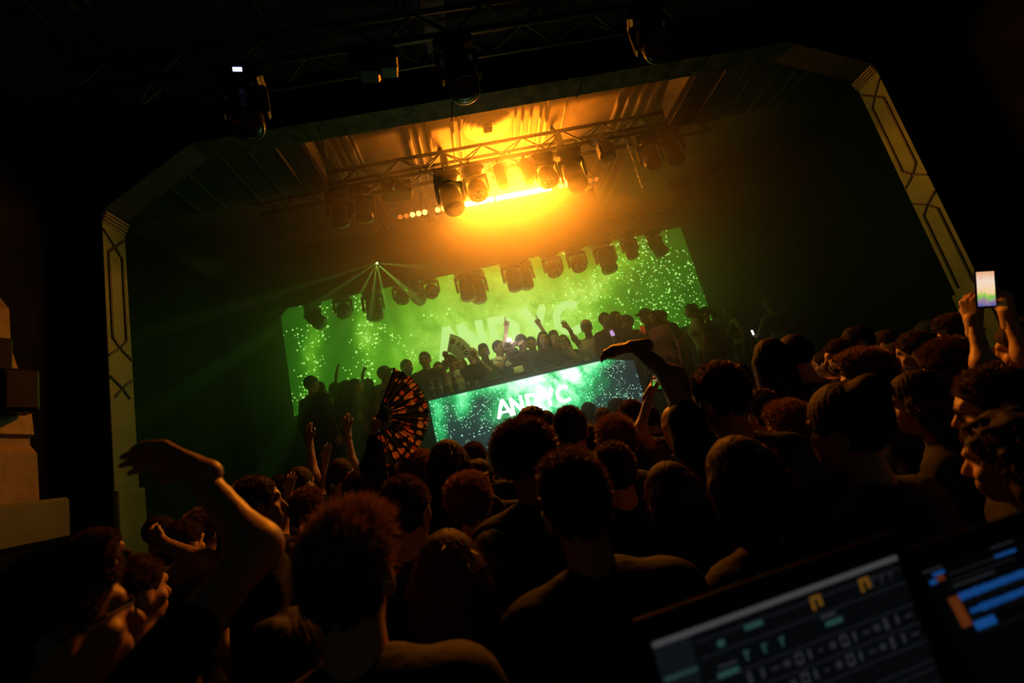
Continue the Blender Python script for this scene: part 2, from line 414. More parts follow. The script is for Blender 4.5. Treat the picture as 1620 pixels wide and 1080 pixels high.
def booth_material():
    M = bpy.data.materials.new('booth_screen_picture'); b = NB(M)
    tc = b.n('ShaderNodeTexCoord'); vec = tc.outputs['Object']
    sp = b.n('ShaderNodeSeparateXYZ'); b.put(sp.inputs[0], vec); x, z = sp.outputs[0], sp.outputs[2]
    cloud = b.noise(vec, 3.2, 7, 0.62, 0.5); fine = b.noise(vec, 9, 6, 0.6, 0.3)
    gc = b.gauss(x, z, 0.85, 2.22, 0.62, 0.34); gt = b.gauss(x, z, 0.55, 2.52, 1.2, 0.10)
    gl = b.gauss(x, z, -0.58, 2.25, 0.10, 0.32, -0.1); gl2 = b.gauss(x, z, -0.22, 2.42, 0.12, 0.25, -0.35); gr = b.gauss(x, z, 1.42, 2.42, 0.34, 0.12, 0.2)
    mask = b.m('ADD', b.m('MULTIPLY', gc, 1.15), b.m('ADD', b.m('MULTIPLY', gt, 0.55), b.m('ADD', b.m('MULTIPLY', gl, 0.6), b.m('ADD', b.m('MULTIPLY', gl2, 0.6), b.m('MULTIPLY', gr, 0.6)))))
    val = b.m('MULTIPLY', mask, b.m('ADD', 0.20, b.m('ADD', b.m('MULTIPLY', b.m('SUBTRACT', cloud, 0.3, clamp=True), 2.0), b.m('SUBTRACT', fine, 0.40, clamp=True))), clamp=True)
    d1 = b.dots(vec, 26.0, 0.22, 0.6); d2 = b.dots(vec, 42.0, 0.24, 0.6)
    gate = b.m('GREATER_THAN', b.m('ADD', b.m('MULTIPLY', mask, 0.6), b.noise(vec, 4, 2)), 0.52)
    part = b.m('MULTIPLY', b.m('MAXIMUM', d1, d2), gate)
    col = b.ramp(val, [(0.0, (0.010, 0.018, 0.022)), (0.10, (0.012, 0.04, 0.03)), (0.28, (0.01, 0.26, 0.07)), (0.5, (0.06, 0.62, 0.2)), (0.78, (0.5, 0.95, 0.6)), (1.0, (0.85, 1.0, 0.92))])
    mix = b.n('ShaderNodeMix', data_type='RGBA'); b.put(mix.inputs[0], b.m('MULTIPLY', part, 0.85)); b.put(mix.inputs[6], col)
    mix.inputs[7].default_value = (0.45, 1.0, 0.62, 1)
    b.finish(mix.outputs[2], 1.5)
    return M
def emis(name, col, s):
    if name in MATS: return MATS[name]
    M = bpy.data.materials.new(name); b = NB(M); b.finish((*col, 1), float(s)); MATS[name] = M; return M

def text_mesh(body, size, depth, offset=0.0, spacing=1.0):
    cu = bpy.data.curves.new('glyphs', 'FONT'); cu.body = body; cu.size = size; cu.extrude = depth; cu.offset = offset
    cu.align_x = 'CENTER'; cu.align_y = 'CENTER'; cu.space_character = spacing
    t = bpy.data.objects.new('glyph_tmp', cu); COL.objects.link(t)
    dg = bpy.context.evaluated_depsgraph_get(); me = bpy.data.meshes.new_from_object(t.evaluated_get(dg))
    bpy.data.objects.remove(t); bpy.data.curves.remove(cu); return me
def stroke_letter(ch, h, w_, s, depth=0.01):
    """geometric sans letter as flat bars, in the x-z plane, lower left at origin"""
    mb = MB()
    def bar(a, b, t=s):
        d = Vector((b[0]-a[0], 0, b[1]-a[1])); L = d.length
        M = frame_from(d, (0, 1, 0), ((a[0]+b[0])/2, 0, (a[1]+b[1])/2)); mb.box((-t/2, -depth, -L/2), (t/2, depth, L/2), M)
    def arc(c, rx, rz, a0, a1, n=22):
        for i in range(n):
            q0, q1 = rad(a0+(a1-a0)*i/n), rad(a0+(a1-a0)*(i+1)/n)
            P = [((rx+o)*math.cos(q)+c[0], (rz+o)*math.sin(q)+c[1]) for q in (q0, q1) for o in (-s/2, s/2)]
            vs = [(p[0], y, p[1]) for y in (-depth, depth) for p in P]
            mb.add(vs, [(0, 1, 3, 2), (4, 6, 7, 5), (0, 2, 6, 4), (1, 5, 7, 3)])
    if ch == 'A': bar((s*0.4, 0), (w_/2, h)); bar((w_-s*0.4, 0), (w_/2, h)); bar((w_*0.26, h*0.30), (w_*0.74, h*0.30), s*0.7)
    if ch == 'N': bar((s/2, 0), (s/2, h)); bar((w_-s/2, 0), (w_-s/2, h)); bar((s/2, h-s*0.4), (w_-s/2, s*0.4))
    if ch == 'D':
        bar((s/2, 0), (s/2, h)); r = h/2-s/2; rx = w_-s*1.2
        bar((s/2, s/2), (w_*0.2, s/2)); bar((s/2, h-s/2), (w_*0.2, h-s/2)); arc((w_*0.2, h/2), w_*0.8-s/2, r, -90, 90)
    if ch == 'Y': bar((w_/2, 0), (w_/2, h*0.45)); bar((w_/2, h*0.42), (s*0.4, h)); bar((w_/2, h*0.42), (w_-s*0.4, h))
    if ch == 'C': arc((h/2*0.96, h/2), h/2-s/2, h/2-s/2, 48, 312)
    if ch == 'B':
        bar((s/2, 0), (s/2, h)); arc((w_*0.4, h*0.27), w_*0.45, h*0.27-s/2, -90, 90, 10); arc((w_*0.4, h*0.75), w_*0.4, h*0.25-s/2, -90, 90, 10)
        for q in (s/2, h*0.52, h-s/2): bar((s/2, q), (w_*0.42, q))
    if ch == 'G': arc((h/2*0.9, h/2), w_/2-s/2, h/2-s/2, 45, 350, 16); bar((w_*0.5, h*0.45), (w_, h*0.45))
    return mb

# ------------------------------------------------------------------ video wall
SCR = empty('video_wall', (0, 9.0, 0), 0, 'huge video wall showing pale green particle clouds behind the people on stage', 'screen')
sm = screen_material()
X0, X1, Z0, Z1 = -3.53, 5.11, 3.20, 5.37
MB().box((X0, 0.03, STAGE_Z), (X1, 0.06, Z0-0.03)).obj('base_skirt', DRAPE, SCR)
MB().box((X0-0.02, 0.012, Z0-0.02), (X1+0.02, 0.08, Z1+0.02)).obj('back_frame', BLACKM, SCR)
MB().box((X0, 0.0, Z0), (X1, 0.011, Z1)).obj('picture_panel', sm, SCR)
PALE = emis('video_letters', (0.50, 0.86, 0.24), 1.32)
lh = 0.74; zb = float(atY(905, 474, 9.0)[2])-lh
wx = lambda px, py: float(atY(px, py, 9.0)[0])
for chh, pa, pb in (('A', 690, 736), ('N', 728, 771), ('D', 776, 825), ('Y', 830, 872), ('C', 876, 930)):
    py = 525-(pa-800)*0.235; xa, xb = wx(pa, py), wx(pb, py)
    o = stroke_letter(chh, lh, xb-xa, 0.16, 0.006).obj('letter', PALE, SCR); o.location = (xa, -0.008, zb)

# ------------------------------------------------------------------ DJ booth
BZ = 2.55; BX0, BX1, BY0, BY1 = -0.66, 1.80, 6.0, 6.62
STEEL = mat('booth_edge', (0.16, 0.20, 0.26), 0.4, 0.3)
BO = empty('dj_booth', (0.55, 6.3, STAGE_Z), 0, 'wide performer booth with a bright green lettered screen across its front', 'booth')
def rel(mb, name, m, parent, **kw):
    o = mb.obj(name, m, None, **kw); o.parent = parent
    o.matrix_parent_inverse = Matrix.Translation(Vector(parent.location)*-1); return o
rel(MB().bbox((BX0-0.02, BY0-0.02, BZ-0.045), (BX1+0.02, BY1, BZ), 0.008), 'table_top', STEEL, BO)
rel(MB().box((BX0, BY0+0.02, STAGE_Z), (BX1, BY0+0.06, BZ-0.045)), 'front_frame', BLACKM, BO)
rel(MB().box((BX0, BY0+0.06, STAGE_Z), (BX0+0.04, BY1-0.03, BZ-0.045)), 'side_panel', BLACKM, BO)
rel(MB().box((BX1-0.04, BY0+0.06, STAGE_Z), (BX1, BY1-0.03, BZ-0.045)), 'side_panel', BLACKM, BO)
bm_ = booth_material()
scr = MB().box((BX0, BY0, STAGE_Z+0.22), (BX1, BY0+0.02, BZ-0.05)).obj('front_screen', bm_, None); scr.parent = BO
scr.matrix_parent_inverse = Matrix.Translation(Vector(BO.location)*-1)
# angled side wing of the booth front
A = (BX1, BY0); B = (BX1+0.42, BY0+0.22)
wing = MB().add([(A[0], A[1], STAGE_Z+0.22), (B[0], B[1], STAGE_Z+0.22), (B[0], B[1], BZ-0.12), (A[0], A[1], BZ-0.05),
                 (A[0], A[1]+0.03, STAGE_Z+0.22), (B[0], B[1]+0.03, STAGE_Z+0.22), (B[0], B[1]+0.03, BZ-0.12), (A[0], A[1]+0.03, BZ-0.05)],
                [(0, 1, 2, 3), (7, 6, 5, 4), (0, 4, 5, 1), (1, 5, 6, 2), (2, 6, 7, 3), (3, 7, 4, 0)])
rel(wing, 'wing_screen', bm_, BO)
WHITEL = emis('booth_letters', (0.80, 1.0, 0.90), 1.9)
bz = float(atY(845, 620, BY0)[2])-0.235
for chh, pa, pb in (('A', 783, 811), ('N', 807, 829), ('D', 832, 856), ('Y', 857, 879), ('C', 879, 903)):
    py = 633-(pa-840)*0.24; xa, xb = float(atY(pa, py, BY0)[0]), float(atY(pb, py, BY0)[0])
    o = stroke_letter(chh, 0.235, xb-xa, 0.045, 0.004).obj('letter', WHITEL, BO)
    o.location = (xa-0.55, BY0-0.006-6.3, bz-STAGE_Z)

# equipment and drinks on the booth
SILV = mat('player_grey', (0.22, 0.22, 0.24), 0.35, 0.4)
def player(x, where):
    e = empty('media_player', (x, 6.28, BZ), 0, 'dark media player with a jog wheel, '+where, 'player', 'media players on the booth')
    MB().bbox((-0.15, -0.18, 0), (0.15, 0.18, 0.055), 0.012).obj('body', BLACKP, e)
    MB().lathe([(0.095, 0.055), (0.095, 0.073), (0.085, 0.079), (0.02, 0.079)], 24, Matrix.Translation((0, -0.04, 0))).obj('jog_wheel', SILV, e, smooth=False)
    MB().bbox((-0.09, 0.09, 0.055), (0.09, 0.17, 0.085), 0.006).obj('display', emis('player_display', (0.3, 0.35, 0.6), 0.35), e)
for x, wh in ((0.22, 'on the water bottle side of the mixer'), (1.02, 'next to the mixer towards the pale vest'), (1.36, 'farthest from the water bottles')): player(x, wh)
mx = empty('mixer', (0.62, 6.28, BZ), 0, 'dark mixing desk between the players, in front of the performer', 'mixer')
MB().bbox((-0.16, -0.19, 0), (0.16, 0.19, 0.06), 0.01).obj('body', BLACKP, mx)
km = MB().lathe([(0.011, 0), (0.011, 0.02), (0.007, 0.024)], 8).mesh('knob', SILV)
for i in range(4):
    for j in range(5): inst('knob', km, mx, (-0.105+0.07*i, -0.02+0.042*j, 0.06))
    MB().bbox((-0.117+0.07*i, -0.13, 0.06), (-0.093+0.07*i, -0.11, 0.075), 0.003).obj('fader', SILV, mx)
PLAST = mat('clear_plastic', (0.30, 0.36, 0.33), 0.15, 0, 0.6)
LABELM = mat('bottle_label', (0.55, 0.6, 0.6), 0.5)
def bottle(x, y, s=1.0, lab=''):
    e = empty('water_bottle', (x, y, BZ), 0, lab, 'bottle', 'water bottles on the booth end')
    MB().lathe([(0.030*s, 0), (0.034*s, 0.01), (0.034*s, 0.14*s), (0.030*s, 0.165*s), (0.013*s, 0.20*s), (0.013*s, 0.215*s)], 16).obj('bottle_body', PLAST, e, smooth=True)
    MB().lathe([(0.0352*s, 0.06*s), (0.0352*s, 0.12*s)], 16).obj('bottle_label', LABELM, e, smooth=True)
    MB().lathe([(0.015*s, 0.213*s), (0.015*s, 0.232*s)], 12).obj('cap', LABELM, e)
for x, y in ((-0.60, 6.12), (-0.40, 6.10), (-0.28, 6.10), (-0.50, 6.22)): bottle(x, y, 1.15, 'clear water bottle with a pale label on the end of the booth')
def cup(x, y, lab):
    MB().lathe([(0.026, 0), (0.036, 0.10), (0.033, 0.10), (0.024, 0.006)], 16).obj('plastic_cup', PLAST, None, True, label=lab, cat='cup', group='cups on the booth').location = (x, y, BZ)
for x, y in ((-0.12, 6.14), (0.0, 6.2), (1.62, 6.15), (1.72, 6.30)): cup(x, y, 'small clear plastic cup standing on the booth top')

# ------------------------------------------------------------------ trusses and fixtures
def truss(name, a, b, size, label, bay=0.28, r=0.027, group=None):
    a, b = Vector(a), Vector(b); d = (b-a); L = d.length
    e = empty(name, a, 0, label, 'truss', group)
    y = Vector((0, 1, 0)); z = Vector((0, 0, 1)); x = d.normalized(); h = size/2
    cm = MB().tube([(0, 0, 0), (0, 0, L)], r, 10).mesh('chord', ALU, True)
    for sy in (-1, 1):
        for sz in (-1, 1):
            inst('chord', cm, e, M=frame_from(x, y, y*(sy*h)+z*(sz*h)))
    n = int(L/bay); bay = L/n
    Lb = math.hypot(bay, size); bm = MB().tube([(0, 0, 0), (0, 0, Lb)], r*0.42, 6, False).mesh('brace', ALU, True)
    for i in range(n):
        for fc in range(4):
            p0 = x*(i*bay); p1 = x*((i+1)*bay)
            fl = 1 if (i+fc) % 2 else -1
            if fc < 2: o0 = y*((fc*2-1)*h)+z*(fl*h); o1 = y*((fc*2-1)*h)-z*(fl*h)
            else: o0 = z*((fc*2-5)*h)+y*(fl*h); o1 = z*((fc*2-5)*h)-y*(fl*h)
            s0, s1 = p0+o0, p1+o1
            inst('brace', bm, e, M=frame_from(s1-s0, (0.3, 1, 0.2), s0))
    return e
FT_Y, FT_Z = 5.75, 5.68
truss('lighting_truss', (-2.4, FT_Y, FT_Z), (4.3, FT_Y, FT_Z), 0.26, 'long dark box truss above the stage front carrying the biggest moving lights')
truss('lighting_truss', (-3.0, 8.05, 5.22), (4.30, 8.05, 5.22), 0.26, 'dark box truss behind the black header over the video wall', 0.42)
truss('lighting_truss', (-2.6, 3.3, 5.26), (2.6, 3.3, 5.26), 0.26, 'box truss in the dark under the ceiling above the crowd', 0.3)

# moving head: origin at the clamp on the truss chord, hanging down; fixture faces -Y (audience)
def moving_head_meshes(kind):
    R = {}
    R['clamp'] = MB().bbox((-0.03, -0.04, -0.07), (0.03, 0.04, 0.03), 0.012).mesh('clamp', BLACKM)
    b = MB(); b.bbox((-0.15, -0.115, -0.175), (0.15, 0.115, -0.06), 0.03); b.bbox((-0.165, -0.09, -0.15), (0.165, 0.09, -0.085), 0.015)
    R['base'] = b.mesh('base', BLACKP)
    y = MB(); y.lathe([(0.085, -0.20), (0.095, -0.175)], 20)
    for s in (-1, 1):
        y.bbox((s*0.157-0.020, -0.055, -0.46), (s*0.157+0.020, 0.055, -0.20), 0.02)
    y.bbox((-0.172, -0.055, -0.245), (0.172, 0.055, -0.195), 0.02)
    R['yoke'] = y.mesh('yoke', BLACKP)
    if kind == 'beam':   # long barrel
        h = MB().lathe([(0.05, 0.17), (0.085, 0.165), (0.118, 0.12), (0.128, 0.0), (0.125, -0.12), (0.132, -0.14), (0.132, -0.205), (0.118, -0.215)], 24)
        l = MB().lathe([(0.116, -0.205), (0.10, -0.222), (0.05, -0.235), (0.005, -0.238)], 24); rr = (0.121, -0.21)
    else:                # wash: short and wide
        h = MB().lathe([(0.04, 0.13), (0.09, 0.125), (0.128, 0.06), (0.136, -0.03), (0.14, -0.11), (0.125, -0.118)], 24)
        l = MB().lathe([(0.124, -0.108), (0.09, -0.116), (0.005, -0.12)], 24); rr = (0.127, -0.114)
    R['head'] = h.mesh('head', BLACKP, True); R['lens'] = l.mesh('lens', LENS, True)
    pts = [(rr[0]*math.cos(2*math.pi*k/28), rr[0]*math.sin(2*math.pi*k/28), rr[1]) for k in range(29)]
    R['lens_ring'] = MB().tube(pts, 0.0045, 6, False).mesh('lens_ring', CHROME, True)
    if kind == 'wash':
        R['cell'] = MB().lathe([(0.016, 0.0), (0.016, -0.006), (0.006, -0.012)], 10).mesh('cell', LENSY, True)
    return R
MHM = {k: moving_head_meshes(k) for k in ('beam', 'wash')}
def moving_head(loc, kind='beam', s=1.0, pan=0.0, tilt=20.0, label='', group=None, display=None):
    R = MHM[kind]; e = empty('moving_head_light', loc, rad(pan), label, 'stage light', group); e.scale = (s, s, s)
    for k in ('clamp', 'base'): inst(k, R[k], e)
    inst('yoke', R['yoke'], e)
    hd = inst('head', R['head'], e, loc=(0, 0, -0.40), rot=(rad(-tilt), 0, 0))
    inst('lens', R['lens'], hd); inst('lens_ring', R['lens_ring'], hd)
    if kind == 'wash':
        for a in range(6): inst('cell', R['cell'], hd, loc=(0.07*math.cos(a*math.pi/3), 0.07*math.sin(a*math.pi/3), -0.118))
        inst('cell', R['cell'], hd, loc=(0, 0, -0.121))
    if display:
        MB().box((-0.032, -0.119, -0.145), (0.032, -0.114, -0.108)).obj('display', display, e)
    return e
ftb = FT_Z-0.13-0.02
def on_front(px, py, kind, s, pan, tilt, label, group=None):
    p = atY(px, py, FT_Y-0.13); return moving_head((p[0], FT_Y-0.13, ftb), kind, s, pan, tilt, label, group)
on_front(706, 280, 'beam', 1.1, 8, 22, 'black moving head light right below the straight-slung chain hoist', 'front truss moving heads')
on_front(749, 275, 'wash', 0.98, -5, 12, 'squat black moving head light hanging in the blaze of the orange batten')
on_front(859, 255, 'wash', 0.98, 4, 16, 'squat black moving head light beside the two slim lamps and a large moving head')
on_front(899, 248, 'beam', 1.1, -6, 22, 'large black moving head light under the chain hoist that hangs on the leaning sling')
on_front(533, 318, 'beam', 0.88, 20, 12, 'black moving head light at the dim end of the front truss, outermost one')
on_front(571, 310, 'beam', 0.88, 14, 8, 'black moving head light on the dim front truss end, next to a box projector')
on_front(1020, 222, 'beam', 0.95, -25, 18, 'black moving head light in the dark beyond the barn door lamp')
on_front(1056, 216, 'beam', 0.95, -30, 18, 'outermost black moving head light at the dark far end of the front truss')
# slim lamps with bracket
def slim_lamp(px, py, label):
    p = atY(px, py, FT_Y-0.13); e = empty('strobe_lamp', (p[0], FT_Y-0.13, ftb), rad(3), label, 'stage light')
    MB().bbox((-0.02, -0.03, -0.05), (0.02, 0.03, 0.03), 0.008).obj('clamp', BLACKM, e)
    t = MB(); t.tube([(-0.10, 0, -0.26), (-0.10, 0, -0.06), (0.10, 0, -0.06), (0.10, 0, -0.26)], 0.008, 6); t.obj('bracket', BLACKM, e)
    q = MB(); q.lathe([(0.05, -0.08), (0.078, -0.10), (0.084, -0.16), (0.084, -0.37), (0.078, -0.41), (0.05, -0.43)], 20); q.obj('housing', BLACKP, e, True)
    for s in (-1, 1): MB().lathe([(0.014, 0), (0.014, 0.03)], 8, Matrix.Translation((s*0.095, 0, -0.26)) @ Matrix.Rotation(rad(90*s), 4, 'Y')).obj('knob', BLACKM, e)
    MB().lathe([(0.07, -0.428), (0.06, -0.436), (0.01, -0.44)], 20).obj('lens', LENS, e, True)
slim_lamp(788, 262, 'slim black can lamp hanging by the gap between the two hottest light bars')
slim_lamp(829, 254, 'slim black can lamp in a wire bracket before the longest light bar')
for px in (788, 829):
    p = atY(px, 262, FT_Y-0.13); l = bpy.data.lights.new('can_lamp_light', 'SPOT'); l.energy = 75; l.color = (0.72, 0.95, 0.10); l.spot_size = rad(46); l.spot_blend = 0.9; l.shadow_soft_size = 0.06
    o = bpy.data.objects.new('can_lamp_light', l); COL.objects.link(o); o.location = (p[0], FT_Y-0.13, ftb-0.47)
    o.rotation_euler = (Vector((0.55+(px-808)*0.02, 7.0, 2.7))-Vector(o.location)).to_track_quat('-Z', 'Y').to_euler()
# box projector on the dim end, barn door lamp at the other
p = atY(628, 300, FT_Y-0.13); e = empty('box_projector', (p[0], FT_Y-0.13, ftb), rad(12), 'black box projector hung below the dim end of the front truss', 'stage light')
MB().bbox((-0.03, -0.03, -0.08), (0.03, 0.03, 0.03), 0.008).obj('clamp', BLACKM, e)
MB().bbox((-0.20, -0.13, -0.27), (0.20, 0.13, -0.08), 0.02).obj('body', BLACKP, e)
MB().bbox((0.07, -0.145, -0.24), (0.19, -0.13, -0.17), 0.01).obj('vent_plate', LENSY, e)
MB().lathe([(0.06, 0), (0.06, 0.07), (0.05, 0.075)], 16, Matrix.Translation((-0.07, -0.13, -0.20)) @ Matrix.Rotation(rad(90), 4, 'X')).obj('lens', LENS, e)
p = atY(957, 235, FT_Y-0.13); e = empty('barn_door_lamp', (p[0], FT_Y-0.13, ftb), rad(-40), 'lamp with bright metal barn doors beyond the large moving heads', 'stage light')
MB().bbox((-0.03, -0.03, -0.08), (0.03, 0.03, 0.03), 0.008).obj('clamp', BLACKM, e)
MB().bbox((-0.10, -0.07, -0.30), (0.10, 0.10, -0.08), 0.02).obj('body', BLACKP, e)
for k, (rx, rzz) in enumerate(((0.6, 0), (-0.6, 0), (0, 0.6), (0, -0.6))):
    Mx = Matrix.Translation((0.10*(1 if rzz > 0 else -1 if rzz < 0 else 0), -0.07, -0.19+0.10*(1 if rx > 0 else -1 if rx < 0 else 0))) @ Matrix.Rotation(-rx, 4, 'X') @ Matrix.Rotation(-rzz, 4, 'Z')
    MB().box((-0.09, -0.14, -0.003), (0.09, 0.0, 0.003), Mx if rx else Mx @ Matrix.Rotation(rad(90), 4, 'Y')).obj('barn_door', CHROME, e)

# chain hoists over the front truss
def hoist(px, py, lean, label):
    p = atY(px, py, FT_Y); e = empty('chain_hoist', (p[0], FT_Y, FT_Z), rad(10), label, 'hoist')
    MB().bbox((-0.05, -0.05, 0.00), (0.05, 0.05, 0.16), 0.02).obj('motor', BLACKM, e)
    MB().tube([(0, 0, 0.14), (lean, 0, CZ-FT_Z-0.045)], [0.05, 0.028], 10).obj('chain_bag', RUBBER, e)
    MB().lathe([(0.03, 0), (0.045, 0.012), (0.02, 0.03), (0.035, 0.045)], 12, Matrix.Translation((lean, 0, CZ-FT_Z-0.06))).obj('hook', BLACKM, e)
    for s in (-1, 1): MB().tube([(s*0.03, 0, 0.04), (s*0.06, 0, -0.13)], 0.016, 6).obj('sling', RUBBER, e)
hoist(698, 235, -0.02, 'dark chain hoist hanging on a straight sling over the front truss')
hoist(879, 205, -0.06, 'dark chain hoist hanging on a leaning sling over the front truss')

# LED battens (orange)
HOT = emis('led_hot', (1.0, 0.60, 0.20), 26.0); WARM = emis('led_warm', (1.0, 0.42, 0.08), 5.0); DIM = emis('led_dim', (1.0, 0.25, 0.03), 0.8)
lm_ = MB().lathe([(0.042, 0), (0.042, 0.010), (0.026, 0.024), (0.004, 0.028)], 12)
LEDM = {k: lm_.mesh('led_lens', q, True) for k, q in (('hot', HOT), ('warm', WARM), ('dim', DIM))}
def batten(x0, x1, pattern, label):
    e = empty('led_batten', ((x0+x1)/2, LED_Y, LED_Z), 0, label, 'stage light', None); h = (x1-x0)/2
    MB().bbox((-h, -0.05, -0.05), (h, 0.05, 0.05), 0.015).obj('housing', BLACKM, e)
    for s in (-0.7, 0.7): MB().tube([(s*h, 0, 0.05), (s*h, 0, CZ-LED_Z)], 0.008, 6).obj('hanger', BLACKM, e)
    n = len(pattern)
    for i, k in enumerate(pattern):
        inst('led_lens', LEDM[k], e, M=Matrix.Translation((-h+(i+0.5)*2*h/n, -0.05, 0)) @ Matrix.Rotation(rad(90+12), 4, 'X'))
batten(-0.66, -0.16, ['dim', 'dim', 'warm', 'warm', 'warm'], 'short light bar with five separate small orange lamps at the dim end')
batten(-0.05, 0.36, ['warm', 'warm', 'hot', 'hot'], 'short light bar of bright orange lamps partly behind a moving head')
batten(0.38, 0.94, ['hot']*7, 'light bar burning white-orange below the squat moving head and a slim lamp')
batten(0.97, 1.92, ['hot']*12, 'longest light bar burning white-orange behind the two slim lamps')
batten(2.03, 2.75, ['warm', 'warm', 'warm', 'dim', 'dim', 'dim', 'dim'], 'light bar with fading orange lamps beyond the large moving head')

# rear truss fixtures
rt = 5.22-0.13-0.02
rear = [(487, 'beam', 70, 40, 0.9), (535, 'wash', 20, 25, 0.85), (583, 'beam', 5, 15, 1.0), (630, 'wash', 0, 20, 0.8), (655, 'wash', 50, 50, 0.8), (678, 'wash', 10, 35, 0.8), (735, 'beam', -4, 18, 1.0), (752, 'beam', -14, 22, 1.0),
        (812, 'beam', 4, 16, 1.0), (832, 'beam', -20, 20, 0.9), (880, 'wash', 8, 25, 0.95), (921, 'wash', 0, 28, 0.95), (968, 'beam', 0, 10, 1.05), (1012, 'beam', -4, 10, 0.8), (1056, 'beam', 30, 20, 0.9)]
names = ['turned sideways at the outer end by the plain drape', 'with a speckled round face next to the outermost sideways one', 'with a long barrel hanging plumb below the green laser box', 'small, beside the green laser rays',
         'swung sideways beside the small round-faced one with pale cells', 'with pale cells, next to the one swung sideways', 'deep orange, first of the pair below the hottest glow', 'deep orange, second of the pair below the hottest glow',
         'orange, above the standing performer, first of that pair', 'orange, turned away, in the pair above the performer', 'round-faced, just past the middle pair, lit orange', 'round-faced with pale cells over the big screen letter C',
         'hanging plumb with a long barrel at the end of the black header', 'short dark, hanging beyond the header end before the particles', 'outermost dark one at the screen corner by the curved curtain']
for (px, kd, pan, tilt, s), nm in zip(rear, names):
    yy = 8.18 if px in (655, 752, 832) else 7.92; p = atY(px, 440, yy)
    moving_head((p[0], yy, rt), kd, s*1.12, pan, tilt, 'rear moving head '+nm)
# laser box
p = atY(590, 424, 7.5)
LZ = empty('laser_box', (p[0], 7.5, 5.31), rad(0), 'dark laser box throwing a fan of green rays down over the screen', 'laser')
MB().bbox((-0.20, -0.10, -0.16), (0.20, 0.12, -0.03), 0.015).obj('body', BLACKM, LZ)
MB().tube([(0, 0, -0.03), (0, 0, 0.06), (0, 0.215, 0.06)], 0.012, 6).obj('bracket', BLACKM, LZ)
MB().lathe([(0.018, 0), (0.018, 0.008), (0.005, 0.012)], 12, Matrix.Translation((0.10, -0.10, -0.11)) @ Matrix.Rotation(rad(90), 4, 'X')).obj('aperture', emis('laser_aperture', (0.5, 1.0, 0.2), 6), LZ)
ap = Vector(LZ.location)+Vector((0.10, -0.13, -0.12))
for k, (dx, dy, dz) in enumerate([(-0.95, -0.5, -0.35), (-0.62, -0.5, -0.55), (-0.33, -0.5, -0.8), (-0.12, -0.5, -0.95), (0.10, -0.5, -0.9), (0.35, -0.5, -0.62), (0.75, -0.5, -0.45)]):
    l = bpy.data.lights.new('laser_ray', 'SPOT'); l.energy = 750; l.color = (0.35, 1.0, 0.10); l.spot_size = rad(5); l.spot_blend = 0.8; l.shadow_soft_size = 0.005
    o = bpy.data.objects.new('laser_ray', l); COL.objects.link(o); o.location = ap
    o.rotation_euler = Vector((dx, dy, dz)).to_track_quat('-Z', 'Y').to_euler()

# ------------------------------------------------------------------ people: one continuous skin grown from tapered limbs
def sdf_mesh(prims, vox, k=0.03, cuts=(), disp=None, holes=()):
    lo = np.min([np.minimum(np.array(p[1])-np.max(p[3]), np.array(p[2])-np.max(p[3])) if p[0] == 'c' else np.array(p[1])-np.array(p[2]) for p in prims], axis=0)-3*vox-k*0.5
    hi = np.max([np.maximum(np.array(p[1])+np.max(p[3]), np.array(p[2])+np.max(p[3])) if p[0] == 'c' else np.array(p[1])+np.array(p[2]) for p in prims], axis=0)+3*vox+k*0.5
    n = np.ceil((hi-lo)/vox).astype(int)+1
    ax = [lo[i]+vox*np.arange(n[i]) for i in range(3)]
    D = np.full(n, 1.0, np.float32)
    for p in prims:
        if p[0] == 'c':
            a, b = np.array(p[1], float), np.array(p[2], float); ra, rb = p[3]; R = max(ra, rb); l0 = np.minimum(a, b)-R; h0 = np.maximum(a, b)+R
        else:
            a, r = np.array(p[1], float), np.array(p[2], float); l0 = a-r; h0 = a+r
        i0 = np.maximum(np.floor((l0-lo-k-2*vox)/vox).astype(int), 0); i1 = np.minimum(np.ceil((h0-lo+k+2*vox)/vox).astype(int)+1, n)
        X = ax[0][i0[0]:i1[0], None, None]; Y = ax[1][None, i0[1]:i1[1], None]; Z = ax[2][None, None, i0[2]:i1[2]]
        if p[0] == 'c':
            ba = b-a; bb = max(ba @ ba, 1e-9)
            h = np.clip(((X-a[0])*ba[0]+(Y-a[1])*ba[1]+(Z-a[2])*ba[2])/bb, 0, 1)
            d = np.sqrt((X-a[0]-h*ba[0])**2+(Y-a[1]-h*ba[1])**2+(Z-a[2]-h*ba[2])**2)-(ra+(rb-ra)*h)
        else:
            q = np.sqrt(((X-a[0])/r[0])**2+((Y-a[1])/r[1])**2+((Z-a[2])/r[2])**2); d = (q-1)*r.min()
        S = D[i0[0]:i1[0], i0[1]:i1[1], i0[2]:i1[2]]
        hh = np.maximum(k-np.abs(S-d), 0)/k
        S[...] = np.minimum(S, d)-hh*hh*k*0.25
    G = (ax[0][:, None, None], ax[1][None, :, None], ax[2][None, None, :])
    if disp is not None: D = D+disp(*G).astype(np.float32)
    for c, r in holes:
        d = np.sqrt((G[0]-c[0])**2+(G[1]-c[1])**2+(G[2]-c[2])**2)-r; D = np.maximum(D, -d)
    for nrm, off in cuts: D = np.maximum(D, (G[0]*nrm[0]+G[1]*nrm[1]+G[2]*nrm[2]-off).astype(np.float32))
    return surfnet(D, lo, vox)
CORN8 = np.array([[i, j, l] for i in (0, 1) for j in (0, 1) for l in (0, 1)])
EDG = [(a, b) for a in range(8) for b in range(a+1, 8) if np.abs(CORN8[a]-CORN8[b]).sum() == 1]
